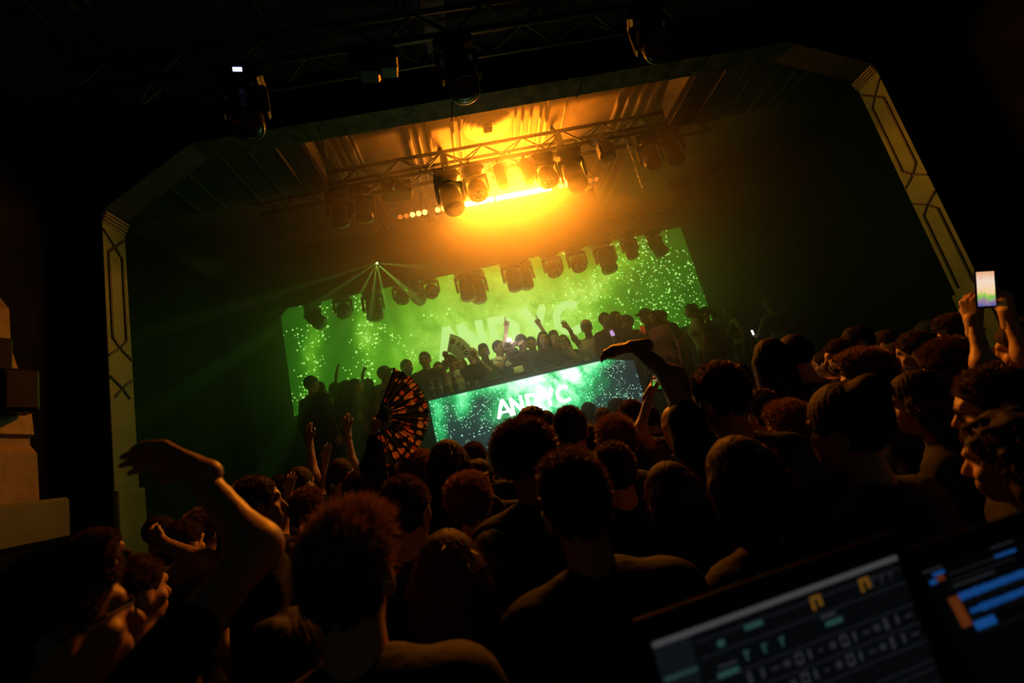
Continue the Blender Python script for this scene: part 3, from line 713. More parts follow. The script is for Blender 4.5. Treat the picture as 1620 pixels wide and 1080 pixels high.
def surfnet(D, lo, vox):
    s = D < 0; n = D.shape
    c = np.zeros((n[0]-1, n[1]-1, n[2]-1), np.int8)
    for q in CORN8: c += s[q[0]:n[0]-1+q[0], q[1]:n[1]-1+q[1], q[2]:n[2]-1+q[2]]
    act = np.argwhere((c > 0) & (c < 8)); idx = np.full(c.shape, -1, np.int64); idx[tuple(act.T)] = np.arange(len(act))
    val = np.stack([D[tuple((act+q).T)] for q in CORN8], 1)
    acc = np.zeros((len(act), 3)); cnt = np.zeros(len(act))
    for a, b in EDG:
        va, vb = val[:, a], val[:, b]; m_ = (va < 0) != (vb < 0)
        t = np.where(m_, va/np.where(m_, va-vb, 1), 0)
        acc += np.where(m_[:, None], CORN8[a]+(CORN8[b]-CORN8[a])*t[:, None], 0); cnt += m_
    V = lo+(act+acc/cnt[:, None])*vox
    F = []
    for axx in range(3):
        o1, o2 = (axx+1) % 3, (axx+2) % 3
        sl0 = [slice(None)]*3; sl1 = [slice(None)]*3; sl0[axx] = slice(0, -1); sl1[axx] = slice(1, None)
        ch = s[tuple(sl0)] != s[tuple(sl1)]
        e = np.argwhere(ch); e = e[(e[:, o1] > 0) & (e[:, o2] > 0) & (e[:, o1] < n[o1]-1) & (e[:, o2] < n[o2]-1)]
        inside = s[tuple(e.T)]
        def cell(d1, d2):
            q = e.copy(); q[:, o1] -= d1; q[:, o2] -= d2; return idx[tuple(q.T)]
        f = np.stack([cell(1, 1), cell(0, 1), cell(0, 0), cell(1, 0)], 1)
        f[~inside] = f[~inside][:, ::-1]; F.append(f)
    return V, np.concatenate(F)
def np_mesh(name, parts, mats_, smooth=True):
    me = bpy.data.meshes.new(name); V = np.concatenate([p[0] for p in parts]); F = []; o = 0
    for v, f in parts: F += (f+o).tolist(); o += len(v)
    me.from_pydata(V.tolist(), [], F)
    for q in (mats_ if isinstance(mats_, list) else [mats_]): me.materials.append(q)
    if smooth: me.polygons.foreach_set('use_smooth', [True]*len(me.polygons))
    me.update(); return me

# hands: wrist at origin, fingers along +Z, palm towards +Y, thumb at +X
HANDS = {}
def hand(kind, vox):
    key = (kind, vox)
    if key in HANDS: return HANDS[key]
    P = []; kn = [(-0.032, 0.078), (-0.011, 0.088), (0.011, 0.090), (0.031, 0.085)]; fl = [0.058, 0.076, 0.083, 0.074]
    for x, z in kn: P.append(('c', (x*0.55, 0, 0.0), (x, 0, z), (0.0165, 0.0125)))
    curl = {'open': (6, 8, 6), 'relaxed': (22, 28, 22), 'grip': (48, 55, 40), 'fist': (80, 85, 60), 'point': (80, 85, 60)}[kind]
    for i, ((x, z), L) in enumerate(zip(kn, fl)):
        cu = curl
        if kind == 'point' and i == 3: cu = (3, 4, 4)
        p = np.array([x, 0, z]); a = 0; sp = (x/0.032)*(0.20 if kind == 'open' else 0.05)
        for j, fr in enumerate((0.45, 0.32, 0.27)):
            a += rad(cu[j]); q = p+L*fr*np.array([math.sin(sp)*math.cos(a), math.sin(a), math.cos(a)*math.cos(sp)])
            P.append(('c', tuple(p), tuple(q), (0.0098-0.001*j, 0.0090-0.001*j))); p = q
    ty = {'open': 0.012, 'relaxed': 0.022, 'grip': 0.045, 'fist': 0.036, 'point': 0.036}[kind]; tx = {'open': 0.068, 'relaxed': 0.05, 'grip': 0.035, 'fist': 0.02, 'point': 0.02}[kind]
    P += [('c', (0.012, 0.004, 0.018), (0.040, 0.012, 0.05), (0.0165, 0.0125)), ('c', (0.040, 0.012, 0.05), (tx, ty, 0.078), (0.0120, 0.0100)), ('c', (tx, ty, 0.078), (tx*1.0-0.004, ty+0.006, 0.100), (0.0100, 0.0085))]
    P.append(('c', (0, 0, -0.05), (0, 0, 0.01), (0.030, 0.027)))
    HANDS[key] = sdf_mesh(P, vox, 0.010); return HANDS[key]

# head: neck base at origin, face to +Y
HEADS = {}
def head(kind, vox):
    key = (kind, vox)
    if key in HEADS: return HEADS[key]
    f = 0.94 if kind == 'f' else 1.0; nk = 0.047 if kind == 'f' else 0.057
    P = [('c', (0, -0.018, -0.06), (0, 0.0, 0.11), (nk*1.08, nk)), ('e', (0, 0.0, 0.213), (0.077*f, 0.097*f, 0.100)), ('e', (0, 0.032, 0.150), (0.060*f, 0.064, 0.070)),
         ('e', (0, 0.074, 0.105), (0.026*f, 0.020, 0.020)), ('c', (0, 0.092, 0.205), (0, 0.114, 0.166), (0.009, 0.014)), ('c', (-0.036, 0.084, 0.222), (0.036, 0.084, 0.222), (0.013, 0.013)),
         ('e', (0.043, 0.066, 0.165), (0.022, 0.022, 0.022)), ('e', (-0.043, 0.066, 0.165), (0.022, 0.022, 0.022)),
         ('c', (-0.020, 0.090, 0.138), (0.020, 0.090, 0.138), (0.009, 0.009)), ('c', (-0.016, 0.089, 0.125), (0.016, 0.089, 0.125), (0.009, 0.009))]
    for s in (-1, 1): P.append(('e', (s*0.079*f, -0.004, 0.180), (0.011, 0.024, 0.033)))
    HEADS[key] = sdf_mesh(P, vox, 0.016, holes=[((s*0.032, 0.106, 0.198), 0.017) for s in (-1, 1)]); return HEADS[key]

# hair in head coordinates
HAIRC = {}
STRAND2 = mat('hair_strand_rimlit', (0.30, 0.15, 0.055), 0.45, spec=0.4, transl=0.25)  # orange rim light put into the strand colour of messy and curly hair
STRAND = mat('hair_strand', (0.13, 0.062, 0.025), 0.45, spec=0.4, transl=0.25)  # coloured brighter than the hair itself to carry the rim light
def hair(kind, near, seed=0):
    key = (kind, near, seed)
    if key in HAIRC: return HAIRC[key]
    vox = 0.007 if near else 0.012
    P = [('e', (0, -0.006, 0.222), (0.085, 0.104, 0.104))]; k = 0.02; r0 = np.random.default_rng(seed+11)
    face = ((0, 0.76, -0.65), 0.76*0.072-0.65*0.232); low = ((0, 0.45, -1.0), -0.128+0.45*0.0)
    cuts = [face, low]; amp, fr = 0.0045, 90
    ph = r0.uniform(0, 6, 9)
    if kind == 'messy': P += [('e', (0.015, 0.03, 0.285), (0.070, 0.085, 0.048))]; amp, fr = 0.008, 75
    if kind == 'curly': P += [('e', (0, 0.02, 0.29), (0.085, 0.095, 0.058)), ('e', (0, -0.01, 0.24), (0.097, 0.112, 0.10))]; amp, fr = 0.011, 95
    if kind == 'afro': P = [('e', (0, -0.01, 0.245), (0.118, 0.125, 0.112))]; amp, fr = 0.010, 80; cuts = [((0, 0.76, -0.65), 0.76*0.085-0.65*0.232), ((0, 0.3, -1.0), -0.125)]
    if kind == 'top': P += [('e', (0, 0.02, 0.29), (0.072, 0.09, 0.05))]; amp = 0.006
    if kind == 'buzz': P = [('e', (0, -0.004, 0.218), (0.0805, 0.100, 0.101))]; amp = 0.001
    if kind in ('long', 'wavy'):
        P = [('e', (0, -0.006, 0.220), (0.088, 0.107, 0.106))]
        for x, y in ((-0.065, -0.03), (0.065, -0.03), (-0.035, -0.07), (0.035, -0.07)): P.append(('c', (x, y, 0.20), (x*1.45, y-0.03, -0.17), (0.045, 0.042)))
        cuts = [((0, 0.9, -0.44), 0.9*0.062-0.44*0.232)]; amp, fr = (0.004, 50) if kind == 'long' else (0.011, 55)
    if kind == 'bob':
        for x, y in ((-0.068, 0.0), (0.068, 0.0), (-0.04, -0.06), (0.04, -0.06)): P.append(('c', (x, y, 0.20), (x*1.15, y-0.005, 0.07), (0.040, 0.032)))
        cuts = [((0, 0.9, -0.44), 0.9*0.062-0.44*0.232)]; amp = 0.004
    if kind == 'bun': P += [('e', (0, -0.085, 0.285), (0.048, 0.045, 0.045))]; amp = 0.004
    if kind == 'ponytail': P += [('c', (0, -0.10, 0.25), (0, -0.15, 0.14), (0.030, 0.034)), ('c', (0, -0.15, 0.14), (0, -0.13, -0.06), (0.034, 0.014))]
    if kind == 'dreads':
        for q in range(11):
            a = rad(-35+q*25+90+55); x, y = 0.088*math.cos(a), 0.10*math.sin(a)-0.02
            P.append(('c', (x*0.7, y*0.7, 0.27), (x*1.05, y*1.05, 0.18), (0.022, 0.018))); P.append(('c', (x*1.05, y*1.05, 0.18), (x*1.15, y*1.12-0.01, -0.02), (0.018, 0.013)))
        cuts = [((0, 0.9, -0.44), 0.9*0.068-0.44*0.232)]; k = 0.008; amp = 0.003
    def disp(X, Y, Z):
        return amp*(np.sin(fr*X+ph[0]+3*np.sin(fr*0.4*Z+ph[1]))*np.sin(fr*Y+ph[2])*np.sin(fr*Z+ph[3])+0.6*np.sin(fr*1.7*X+ph[4])*np.sin(fr*1.6*Y+ph[5]+2*np.sin(30*Z))*np.sin(fr*1.8*Z+ph[6]))
    if kind in ('long', 'bob', 'bun', 'ponytail'):
        disp = lambda X, Y, Z: 0.0022*np.sin(26*np.arctan2(X, -Y)+3*np.sin(9*Z+ph[1]))+0*Z
    V, F = sdf_mesh(P, vox, k, cuts, disp)
    parts = [(V, F)]
    if near and kind != 'buzz':      # loose strands standing off the hair
        c = V[F].mean(1); nv = np.cross(V[F[:, 1]]-V[F[:, 0]], V[F[:, 2]]-V[F[:, 0]]); nv /= np.linalg.norm(nv, axis=1)[:, None]+1e-9
        ok = np.where((c[:, 2] > 0.14) & (nv[:, 2] > -0.35) & (c[:, 1] < 0.09))[0]
        N = {'messy': 6000, 'curly': 6000, 'afro': 7000, 'top': 4800, 'short': 4000}.get(kind, 3000); L0 = {'messy': 0.034, 'curly': 0.026, 'afro': 0.024, 'top': 0.022, 'long': 0.05, 'wavy': 0.05, 'bob': 0.035, 'short': 0.018}.get(kind, 0.014)
        wt = np.clip((c[ok, 2]-0.15)/0.13, 0.06, 1)**1.5; pk = r0.choice(ok, N, p=wt/wt.sum()); b0 = c[pk]-nv[pk]*0.002; rn = r0.normal(size=(N, 3))*0.42
        comb = np.array([0.45, 0.35, 0.25]) if kind in ('messy', 'top', 'short') else np.array([0, -0.3, -0.9]) if kind in ('long', 'bob', 'wavy', 'ponytail', 'bun') else np.zeros(3)
        if kind in ('long', 'bob', 'wavy', 'bun', 'ponytail'): d = nv[pk]*0.30+rn*0.45+comb*1.0
        elif kind in ('messy', 'top', 'short'): d = nv[pk]*0.45+rn*0.8+comb
        else: d = nv[pk]*0.8+rn+comb
        d /= np.linalg.norm(d, axis=1)[:, None]; L = L0*r0.uniform(0.4, 1.15, N)[:, None]
        sd = np.cross(d, r0.normal(size=(N, 3))); sd /= np.linalg.norm(sd, axis=1)[:, None]+1e-9; wv = 0.0011
        bend = r0.normal(size=(N, 3))*0.35; mid = b0+d*L*0.5; d2 = d+bend; d2 /= np.linalg.norm(d2, axis=1)[:, None]; tip = mid+d2*L*0.5
        SV = np.stack([b0-sd*wv, b0+sd*wv, mid+sd*wv*0.8, mid-sd*wv*0.8, tip], 1).reshape(-1, 3); o = np.arange(N)*5
        q4 = np.stack([o, o+1, o+2, o+3], 1); q3 = np.stack([o+3, o+2, o+4, o+4], 1)
        me = bpy.data.meshes.new('hair'); FF = F.tolist()+(q4+len(V)).tolist()+[f[:3] for f in (q3+len(V)).tolist()]
        me.from_pydata(np.concatenate([V, SV]).tolist(), [], FF); me.materials.append(HAIRM['dark']); me.materials.append(STRAND2 if kind in ('messy', 'curly') else STRAND)
        me.polygons.foreach_set('material_index', [0]*len(F)+[1]*(2*N))
        me.polygons.foreach_set('use_smooth', [True]*len(me.polygons)); me.update(); HAIRC[key] = me; return me
    me = np_mesh('hair', parts, HAIRM['dark']); HAIRC[key] = me; return me
HATC = {}
def hat(kind):
    if kind in HATC: return HATC[kind]
    if kind == 'cap': P = [('e', (0, -0.004, 0.232), (0.092, 0.112, 0.100)), ('e', (0, 0.125, 0.238), (0.075, 0.075, 0.012))]; cuts = [((0, 0.02, -1), -0.212)]
    elif kind == 'backcap': P = [('e', (0, -0.004, 0.232), (0.092, 0.112, 0.100)), ('e', (0, -0.12, 0.232), (0.072, 0.07, 0.012))]; cuts = [((0, 0.02, -1), -0.212)]
    elif kind == 'bucket': P = [('e', (0, 0, 0.25), (0.090, 0.108, 0.085)), ('e', (0, 0.0, 0.235), (0.140, 0.160, 0.020))]; cuts = [((0, 0, -1), -0.218)]
    elif kind == 'band': P = [('e', (0, -0.002, 0.238), (0.090, 0.110, 0.07))]; cuts = [((0, 0, -1), -0.222), ((0, 0, 1), 0.268)]
    V, F = sdf_mesh(P, 0.010, 0.02, cuts); HATC[kind] = np_mesh('hat', [(V, F)], mat('hat_black', (0.012, 0.012, 0.012), 0.8)); return HATC[kind]

HAIRM = {'dark': mat('hair_dark', (0.016, 0.011, 0.008), 0.75, spec=0.15), 'brown': mat('hair_brown', (0.05, 0.028, 0.014), 0.75, spec=0.15), 'blonde': mat('hair_blonde', (0.36, 0.22, 0.09), 0.55, spec=0.3),
         'grey': mat('hair_grey', (0.13, 0.11, 0.10), 0.5), 'red': mat('hair_red', (0.20, 0.05, 0.02), 0.45)}
SKIN = {'fair': mat('skin_fair', (0.48, 0.28, 0.19), 0.5, col2=(0.54, 0.32, 0.22), scale=12), 'tan': mat('skin_tan', (0.32, 0.17, 0.10), 0.5, col2=(0.36, 0.2, 0.12), scale=12), 'deep': mat('skin_deep', (0.10, 0.05, 0.03), 0.45, col2=(0.13, 0.065, 0.038), scale=12)}
def cloth(name, c): return mat('cloth_'+name, c, 0.85, spec=0.2, col2=tuple(min(1, q*1.35+0.002) for q in c), scale=60, bump=0.15)
CL = {'black': cloth('black', (0.012, 0.012, 0.013)), 'charcoal': cloth('charcoal', (0.03, 0.03, 0.032)), 'white': cloth('white', (0.62, 0.6, 0.58)), 'grey': cloth('grey', (0.16, 0.16, 0.16)), 'navy': cloth('navy', (0.012, 0.016, 0.04)),
      'brown': cloth('brown', (0.09, 0.05, 0.03)), 'pink': cloth('pink', (0.36, 0.20, 0.22)), 'olive': cloth('olive', (0.07, 0.08, 0.03)), 'cream': cloth('cream', (0.42, 0.36, 0.26)), 'denim': cloth('denim', (0.03, 0.05, 0.10)), 'red': cloth('red', (0.2, 0.02, 0.02)),
      'patterned': mat('cloth_patterned', (0.012, 0.012, 0.012), 0.85, col2=(0.16, 0.11, 0.07), scale=45)}

ARM = {  # elbow, wrist for the right (+x) arm, palm direction; mirrored for the left
    'down': ((0.255, -0.03, 1.12), (0.27, 0.05, 0.86), 'relaxed'),
    'up': ((0.31, 0.10, 1.50), (0.28, 0.17, 1.77), 'open'),
    'high': ((0.27, 0.08, 1.68), (0.21, 0.14, 1.95), 'open'),
    'pointup': ((0.28, 0.10, 1.62), (0.20, 0.17, 1.87), 'point'),
    'chest': ((0.27, 0.06, 1.14), (0.06, 0.27, 1.26), 'fist'),
    'clap': ((0.28, 0.10, 1.18), (0.05, 0.30, 1.40), 'open'),
    'face': ((0.25, 0.14, 1.22), (0.07, 0.23, 1.44), 'relaxed'),
    'phone': ((0.24, 0.20, 1.30), (0.10, 0.36, 1.52), 'grip'),
    'phonehigh': ((0.27, 0.20, 1.55), (0.14, 0.32, 1.80), 'grip'),
    'desk': ((0.29, 0.05, 1.15), (0.20, 0.30, 1.06), 'relaxed'),
    'side': ((0.42, 0.05, 1.30), (0.62, 0.12, 1.46), 'open'),
}
TORSO = [('c', (-0.135, -0.01, 1.405), (0.135, -0.01, 1.405), (0.062, 0.062)), ('c', (-0.045, -0.015, 1.44), (0.045, -0.015, 1.44), (0.055, 0.055)), ('c', (-0.085, 0.005, 1.29), (0.085, 0.005, 1.29), (0.115, 0.115)),
         ('c', (-0.07, 0.0, 1.12), (0.07, 0.0, 1.12), (0.108, 0.108)), ('c', (-0.085, -0.01, 0.95), (0.085, -0.01, 0.95), (0.112, 0.112)), ('c', (0, 0, 1.29), (0, 0, 0.97), (0.11, 0.11))]
TORSO_F = [('c', (-0.115, -0.01, 1.40), (0.115, -0.01, 1.40), (0.052, 0.052)), ('c', (-0.04, -0.015, 1.43), (0.04, -0.015, 1.43), (0.048, 0.048)), ('c', (-0.065, 0.0, 1.29), (0.065, 0.0, 1.29), (0.098, 0.098)), ('e', (-0.06, 0.085, 1.27), (0.055, 0.055, 0.06)), ('e', (0.06, 0.085, 1.27), (0.055, 0.055, 0.06)),
           ('c', (-0.055, 0.0, 1.11), (0.055, 0.0, 1.11), (0.088, 0.088)), ('c', (-0.09, -0.015, 0.94), (0.09, -0.015, 0.94), (0.112, 0.112)), ('c', (0, 0, 1.29), (0, 0, 0.97), (0.092, 0.092))]
BODYC = {}
def v3(p): return tuple(float(q) for q in p)
def build_body(sex, arms, top, near, hyaw, hpitch):
    """arms: two entries (left x<0, right x>0) of (elbow, wrist, hand kind, hand dir or None, palm hint or None)"""
    key = (sex, repr(arms), top, near, round(hyaw), round(hpitch))
    if key in BODYC: return BODYC[key]
    vox = 0.016 if near else 0.024; T = TORSO_F if sex == 'f' else TORSO; sc = 0.78 if sex == 'f' else 0.95; shx = 0.162 if sex == 'f' else 0.188
    B = list(T)
    for s in (-1, 1):
        B += [('c', (s*0.09, -0.005, 0.90), (s*0.10, 0.01, 0.50), (0.088, 0.060)), ('c', (s*0.10, 0.01, 0.50), (s*0.105, -0.02, 0.10), (0.058, 0.042)), ('c', (s*0.105, -0.04, 0.045), (s*0.12, 0.13, 0.035), (0.043, 0.035))]
    S = [(p[0], p[1], p[2], (p[3][0]+0.016, p[3][1]+0.016)) if p[0] == 'c' else ('e', p[1], tuple(q+0.014 for q in p[2])) for p in T]
    hands = []
    for s, (el, wr, hk, hd, ph) in zip((-1, 1), arms):
        sh = np.array((s*shx, -0.01, 1.405)); el = np.array(el); wr = np.array(wr)
        if el[2] > 1.45: sh = sh+np.array((-s*0.008, 0, 0.03))
        B += [('c', v3(sh), v3(el), (0.055*sc, 0.042*sc)), ('c', v3(el), v3(wr), (0.043*sc, 0.028*sc))]
        if top in ('tee', 'jacket', 'long', 'dress'):
            f = 0.55 if top in ('tee',) else 1.0
            if top == 'dress': f = 0.2
            S.append(('c', v3(sh), v3(sh+(el-sh)*f), (0.071*sc, 0.066*sc if f < 1 else 0.058*sc)))
            if top in ('jacket', 'long'): S.append(('c', v3(el), v3(el+(wr-el)*0.95), (0.058*sc, 0.042*sc)))
        d = np.array(hd) if hd is not None else (wr-el); palm = ph if ph is not None else ((-s*0.8, 0.3, 0.2) if wr[2] < 1.2 else (0.1, 0.8, 0.2))
        V, F = hand(hk, 0.006 if near else 0.009); V = V.copy(); F = F.copy()
        if s < 0: V[:, 0] *= -1; F = F[:, ::-1]
        M = np.array(frame_from(d, palm, v3(wr))); V = V*0.98 @ M[:3, :3].T+M[:3, 3]; hands.append((V, F))
    V, F = sdf_mesh(B, vox, 0.05)
    hv, hf = head(sex, 0.0075 if near else 0.010)
    HM = np.array(Matrix.Translation((0, 0, 1.44)) @ Euler((rad(hpitch), 0, rad(hyaw)), 'ZYX').to_matrix().to_4x4()) if False else np.array(Matrix.Translation((0, 0, 1.44)) @ Matrix.Rotation(rad(hyaw), 4, 'Z') @ Matrix.Rotation(rad(hpitch), 4, 'X'))
    hv = hv @ HM[:3, :3].T+HM[:3, 3]
    body = np_mesh('person', [(V, F), (hv, hf)]+hands, SKIN['fair'])
    hem = 0.86 if top != 'dress' else 0.55
    if top == 'dress': S += [('c', (-0.07, 0, 0.9), (-0.11, 0, 0.5), (0.12, 0.13)), ('c', (0.07, 0, 0.9), (0.11, 0, 0.5), (0.12, 0.13))]
    cuts = [((0, 0, -1), -hem)]
    if top == 'tank': cuts += [((0, 0, 1), 1.452)]
    if top == 'crop': cuts = [((0, 0, -1), -1.10), ((0, 0, 1), 1.41)]
    sh_ = None
    if top != 'bare':
        fold = (lambda X, Y, Z: 0.004*np.sin(34*Z+9*X+3*np.sin(20*Y))*np.sin(22*X+11*Z))
        SV, SF = sdf_mesh(S, vox, 0.05, cuts, fold); sh_ = np_mesh('top', [(SV, SF)], CL['black'])
    tk = ('trousers', sex)
    if tk not in BODYC:
        H = []
        for s in (-1, 1): H += [('c', (s*0.09, -0.005, 0.90), (s*0.10, 0.01, 0.50), (0.102, 0.080)), ('c', (s*0.10, 0.01, 0.50), (s*0.105, -0.02, 0.08), (0.080, 0.070))]
        H += [('c', (-0.085, -0.01, 0.94), (0.085, -0.01, 0.94), (0.124, 0.124))]
        V, F = sdf_mesh(H, 0.026, 0.03, [((0, 0, 1), 1.0)]); BODYC[tk] = np_mesh('trousers', [(V, F)], CL['black'])
    BODYC[key] = (body, sh_, BODYC[tk], Matrix(HM.tolist())); return BODYC[key]
EYE = None
def slot(o, m_):
    o.material_slots[0].link = 'OBJECT'; o.material_slots[0].material = m_; return o
PEOPLE = []
def person(base, H, face, sex='m', arms=('down', 'down'), top='tee', hairk='short', skin='fair', topc='black', legc='black', hairc='dark', near=False, hyaw=0, hpitch=0, tilt=0, hatk=None, hatc=None, glasses=False, eyes=False, label='', group=None, seed=0, smile=False):
    """face: compass turn in degrees, 0 looks to the stage (+Y), positive turns right; arms entries: preset name or (world elbow, world wrist, kind, world dir, world palm)"""
    s = H/1.755; Rm = Matrix.Rotation(rad(-face), 4, 'Z'); TM = Matrix.Translation(base) @ Rm @ Matrix.Rotation(rad(-tilt), 4, 'X') @ Matrix.Scale(s, 4); inv = TM.inverted(); ri = TM.to_3x3().inverted()
    AA = []
    for sd, a in zip((-1, 1), arms):
        if isinstance(a, str):
            el, wr, hk = ARM[a]; AA.append(((sd*el[0], el[1], el[2]), (sd*wr[0], wr[1], wr[2]), hk, None, None))
            if a in ('desk',): AA[-1] = AA[-1][:3]+((0, 1, -0.2), (0, -0.1, -1))
            if a == 'clap': AA[-1] = AA[-1][:3]+((-sd*0.1, 0.3, 1), (-sd, 0, 0))
            if a == 'chest': AA[-1] = AA[-1][:3]+((-sd*0.7, 0.3, 0.4), (0, -1, 0))
        else:
            el, wr, hk = a[:3]; f = lambda q: tuple(round(x, 3) for x in inv @ Vector(q))
            dirs = [tuple(round(x, 2) for x in ri @ Vector(q)) if q is not None else None for q in (a[3] if len(a) > 3 else None, a[4] if len(a) > 4 else None)]
            AA.append((f(el), f(wr), hk, dirs[0], dirs[1]))
    body, shm, trm, HM = build_body(sex, AA, top, near, hyaw, hpitch)
    o = inst('person', body, None); o.matrix_world = TM; slot(o, SKIN[skin]); tag(o, label, 'person', group)
    if shm is not None: slot(inst({'tee': 'shirt', 'long': 'sweater', 'tank': 'tank_top', 'dress': 'dress', 'jacket': 'jacket', 'crop': 'crop_top'}[top], shm, o), CL[topc])
    slot(inst('trousers', trm, o), CL[legc])
    if hairk not in (None, 'bald'):
        slot(inst('hair', hair(hairk, near, seed % 3), o, M=HM), HAIRM[hairc])
    if hatk:
        h = inst('hat', hat(hatk), o, M=HM); slot(h, hatc or MATS['hat_black'])
    if glasses:
        g = MB()
        for q in (-1, 1):
            pts = [(q*0.033+0.026*math.cos(t), 0.104, 0.197+0.020*math.sin(t)) for t in [2*math.pi*k/14 for k in range(15)]]
            g.tube(pts, 0.0028, 5, False); g.tube([(q*0.058, 0.102, 0.205), (q*0.083, 0.06, 0.203), (q*0.088, -0.005, 0.196)], 0.003, 5)
        g.tube([(-0.008, 0.108, 0.20), (0.008, 0.108, 0.20)], 0.0028, 5); gg = g.obj('glasses', BLACKP, o); gg.matrix_local = HM
    if eyes:
        global EYE
        if EYE is None: EYE = MB().lathe([(0.002, -0.012), (0.009, -0.008), (0.012, 0), (0.009, 0.008), (0.002, 0.012)], 10).mesh('eye', mat('eye_dark', (0.05, 0.04, 0.035), 0.2), True)
        for q in (-1, 1): inst('eye', EYE, o, M=HM @ Matrix.Translation((q*0.032, 0.086, 0.197)))
    PEOPLE.append((o, tuple(base), H)); return o
FLOORP = []; STAGEP = []
HX = {'afro': 0.062, 'curly': 0.046, 'messy': 0.046, 'top': 0.038, 'long': 0.02, 'wavy': 0.022, 'bob': 0.016, 'short': 0.022, 'bun': 0.02, 'dreads': 0.018}
def clear(P, lst, sep): return all((P[0]-q[0])**2+(P[1]-q[1])**2 > sep*sep for q in lst)
def crowd(px, py, wpx, label, group=None, hmax=1.99, hmin=1.5, **kw):
    """someone standing on the hall floor whose crown shows at this pixel; distance from the apparent head width"""
    t0 = 130.0/wpx; d = ray(px, py); best = None
    for m_ in ((1, 1.04, .96, 1.08, .92, 1.13, .88, 1.18, 1.24, 1.3) if group is None else (1, 1.05, .95, .9, 1.1, .85, 1.16, .8, 1.22, .75, 1.3, .7, 1.4, .62, 1.55, .55, 1.75, .48, 2.0, .4)):
        t = t0*m_; z = HC+d[2]*t
        if not (hmin <= z <= hmax): continue
        P = CAM+d*t
        if P[1] > 5.35: continue
        if best is None: best = P
        if clear(P, FLOORP, 0.33): best = P; break
    if best is None:
        z = HC+d[2]*t0; t = ((hmax if z > hmax else hmin)-HC)/d[2]; best = CAM+d*t
    P = best; FLOORP.append(P); H = P[2]*(1-HX.get(kw.get('hairk', 'short'), 0.01)/1.80); kw.setdefault('face', math.degrees(math.atan2(0.9-P[0], 7.5-P[1]))*0.7)
    kw.setdefault('near', wpx > 36)
    return person((P[0], P[1], 0), H, label=label, group=group, **kw)
def stage_spot(px, py, H):
    best = None
    for dh in (0, .03, -.03, .06, -.06, .09, -.09, .12, -.12, .15, -.15):
        P = atZ(px, py, STAGE_Z+H+dh)
        behind = not (-0.75 < P[0] < 1.9 and P[1] < 6.78)
        if not behind: continue
        if best is None: best = (P, H+dh)
        if clear(P, STAGEP, 0.31): return P, H+dh
    return best if best else (atZ(px, py, STAGE_Z+H), H)
def staged(px, py, H, label, group=None, arms=('down', 'down'), **kw):
    """someone standing on the stage deck whose crown shows at this pixel; arms may be a function of the spot"""
    P, H = stage_spot(px, py, H); STAGEP.append(P); kw.setdefault('face', 180.0)
    if callable(arms): arms = arms(P[1])
    return person((P[0], P[1], STAGE_Z), H, label=label, group=group, arms=arms, **kw)

# ------------------------------------------------------------------ the crowd on the floor
GR = 'people in the crowd seen from behind'
# nearest row
crowd(528, 782, 150, 'tousle-haired person in a dark shirt standing beside a long-haired woman', top='tee', hairk='messy', face=-4, near=True, seed=1, topc='charcoal', skin='fair', hairc='brown')
crowd(698, 832, 122, 'woman with long straight hair in the crowd, between tousled and cropped heads', sex='f', top='tee', hairk='long', face=6, hairc='brown', seed=2)
crowd(772, 836, 84, 'person with smooth short hair just past the long-haired woman', sex='f', hairk='bob', face=8, seed=0)
crowd(888, 706, 118, 'tall broad person with cropped hair and spectacles in a black shirt', hairk='top', glasses=True, face=-2, seed=1, skin='tan')
crowd(814, 655, 76, 'person with a big round afro before the green letters of the booth', hairk='afro', face=0, seed=0, skin='deep')
crowd(733, 745, 88, 'person whose curly hair top glows orange, in front of the curve of the booth screen', hairk='curly', face=5, seed=1, hairc='brown')
crowd(631, 748, 86, 'dark round-headed person standing under the floral hand fan', hairk='short', face=12, seed=2)
crowd(893, 640, 52, 'dark cropped head right below the booth letters, next to the afro', hairk='short', face=6, seed=1)
crowd(962, 652, 56, 'person with wavy short hair shining orange in front of the booth end', hairk='messy', face=-8, seed=2, hairc='brown')
crowd(960, 695, 72, 'dark head directly behind the tall bespectacled person', hairk='short', face=4, seed=0)
crowd(1047, 726, 88, 'woman with long dark hair in a patterned top, next to the tall broad person', sex='f', hairk='long', face=-12, topc='patterned', seed=1)
crowd(1152, 687, 112, 'person with fluffy rim-lit hair standing below the pointing man', sex='f', hairk='bob', face=-10, seed=2, hairc='brown')
# man pointing at the stage with a bent wrist
pm_el = atT(1066, 600, 1.72); pm_wr = atT(1003, 548, 1.92); pm_h = atT(962, 549, 1.99)
crowd(1122, 570, 78, 'man stretching a bare arm with a pointing hand towards the stage', hairk='short', face=-12, arms=((pm_el, pm_wr, 'relaxed', tuple(pm_h-pm_wr), (0.1, 0.2, -1)), 'down'), skin='tan', seed=1)
crowd(1316, 600, 120, 'woman with pinned-up hair and an earring, in front of the tall shaved man', sex='f', hairk='bun', face=-20, near=True, seed=1, topc='charcoal', top='tee')
crowd(1237, 628, 66, 'person with wavy fringe glowing orange beside the pinned-up hair', hairk='messy', face=-25, hairc='brown', seed=1)
crowd(1246, 528, 42, 'tall man with a shaved head seen against the dark wall', hairk='buzz', face=-10, topc='black', top='tank', seed=0, near=True)
crowd(1211, 533, 30, 'woman turned sideways towards the shaved man', sex='f', hairk='long', face=60, seed=1, near=False)
crowd(1214, 570, 30, 'blond curly head glowing bright orange in front of the shaved man', hairk='curly', hairc='blonde', face=-10, seed=2, near=True)
crowd(1192, 613, 56, 'dark head between the pointing man and the glowing fringe', hairk='short', face=-15, seed=2)
crowd(1286, 562, 27, 'small fair head beside the shaved man, turned to the stage', sex='f', hairk='bob', hairc='blonde', face=-40, seed=0)
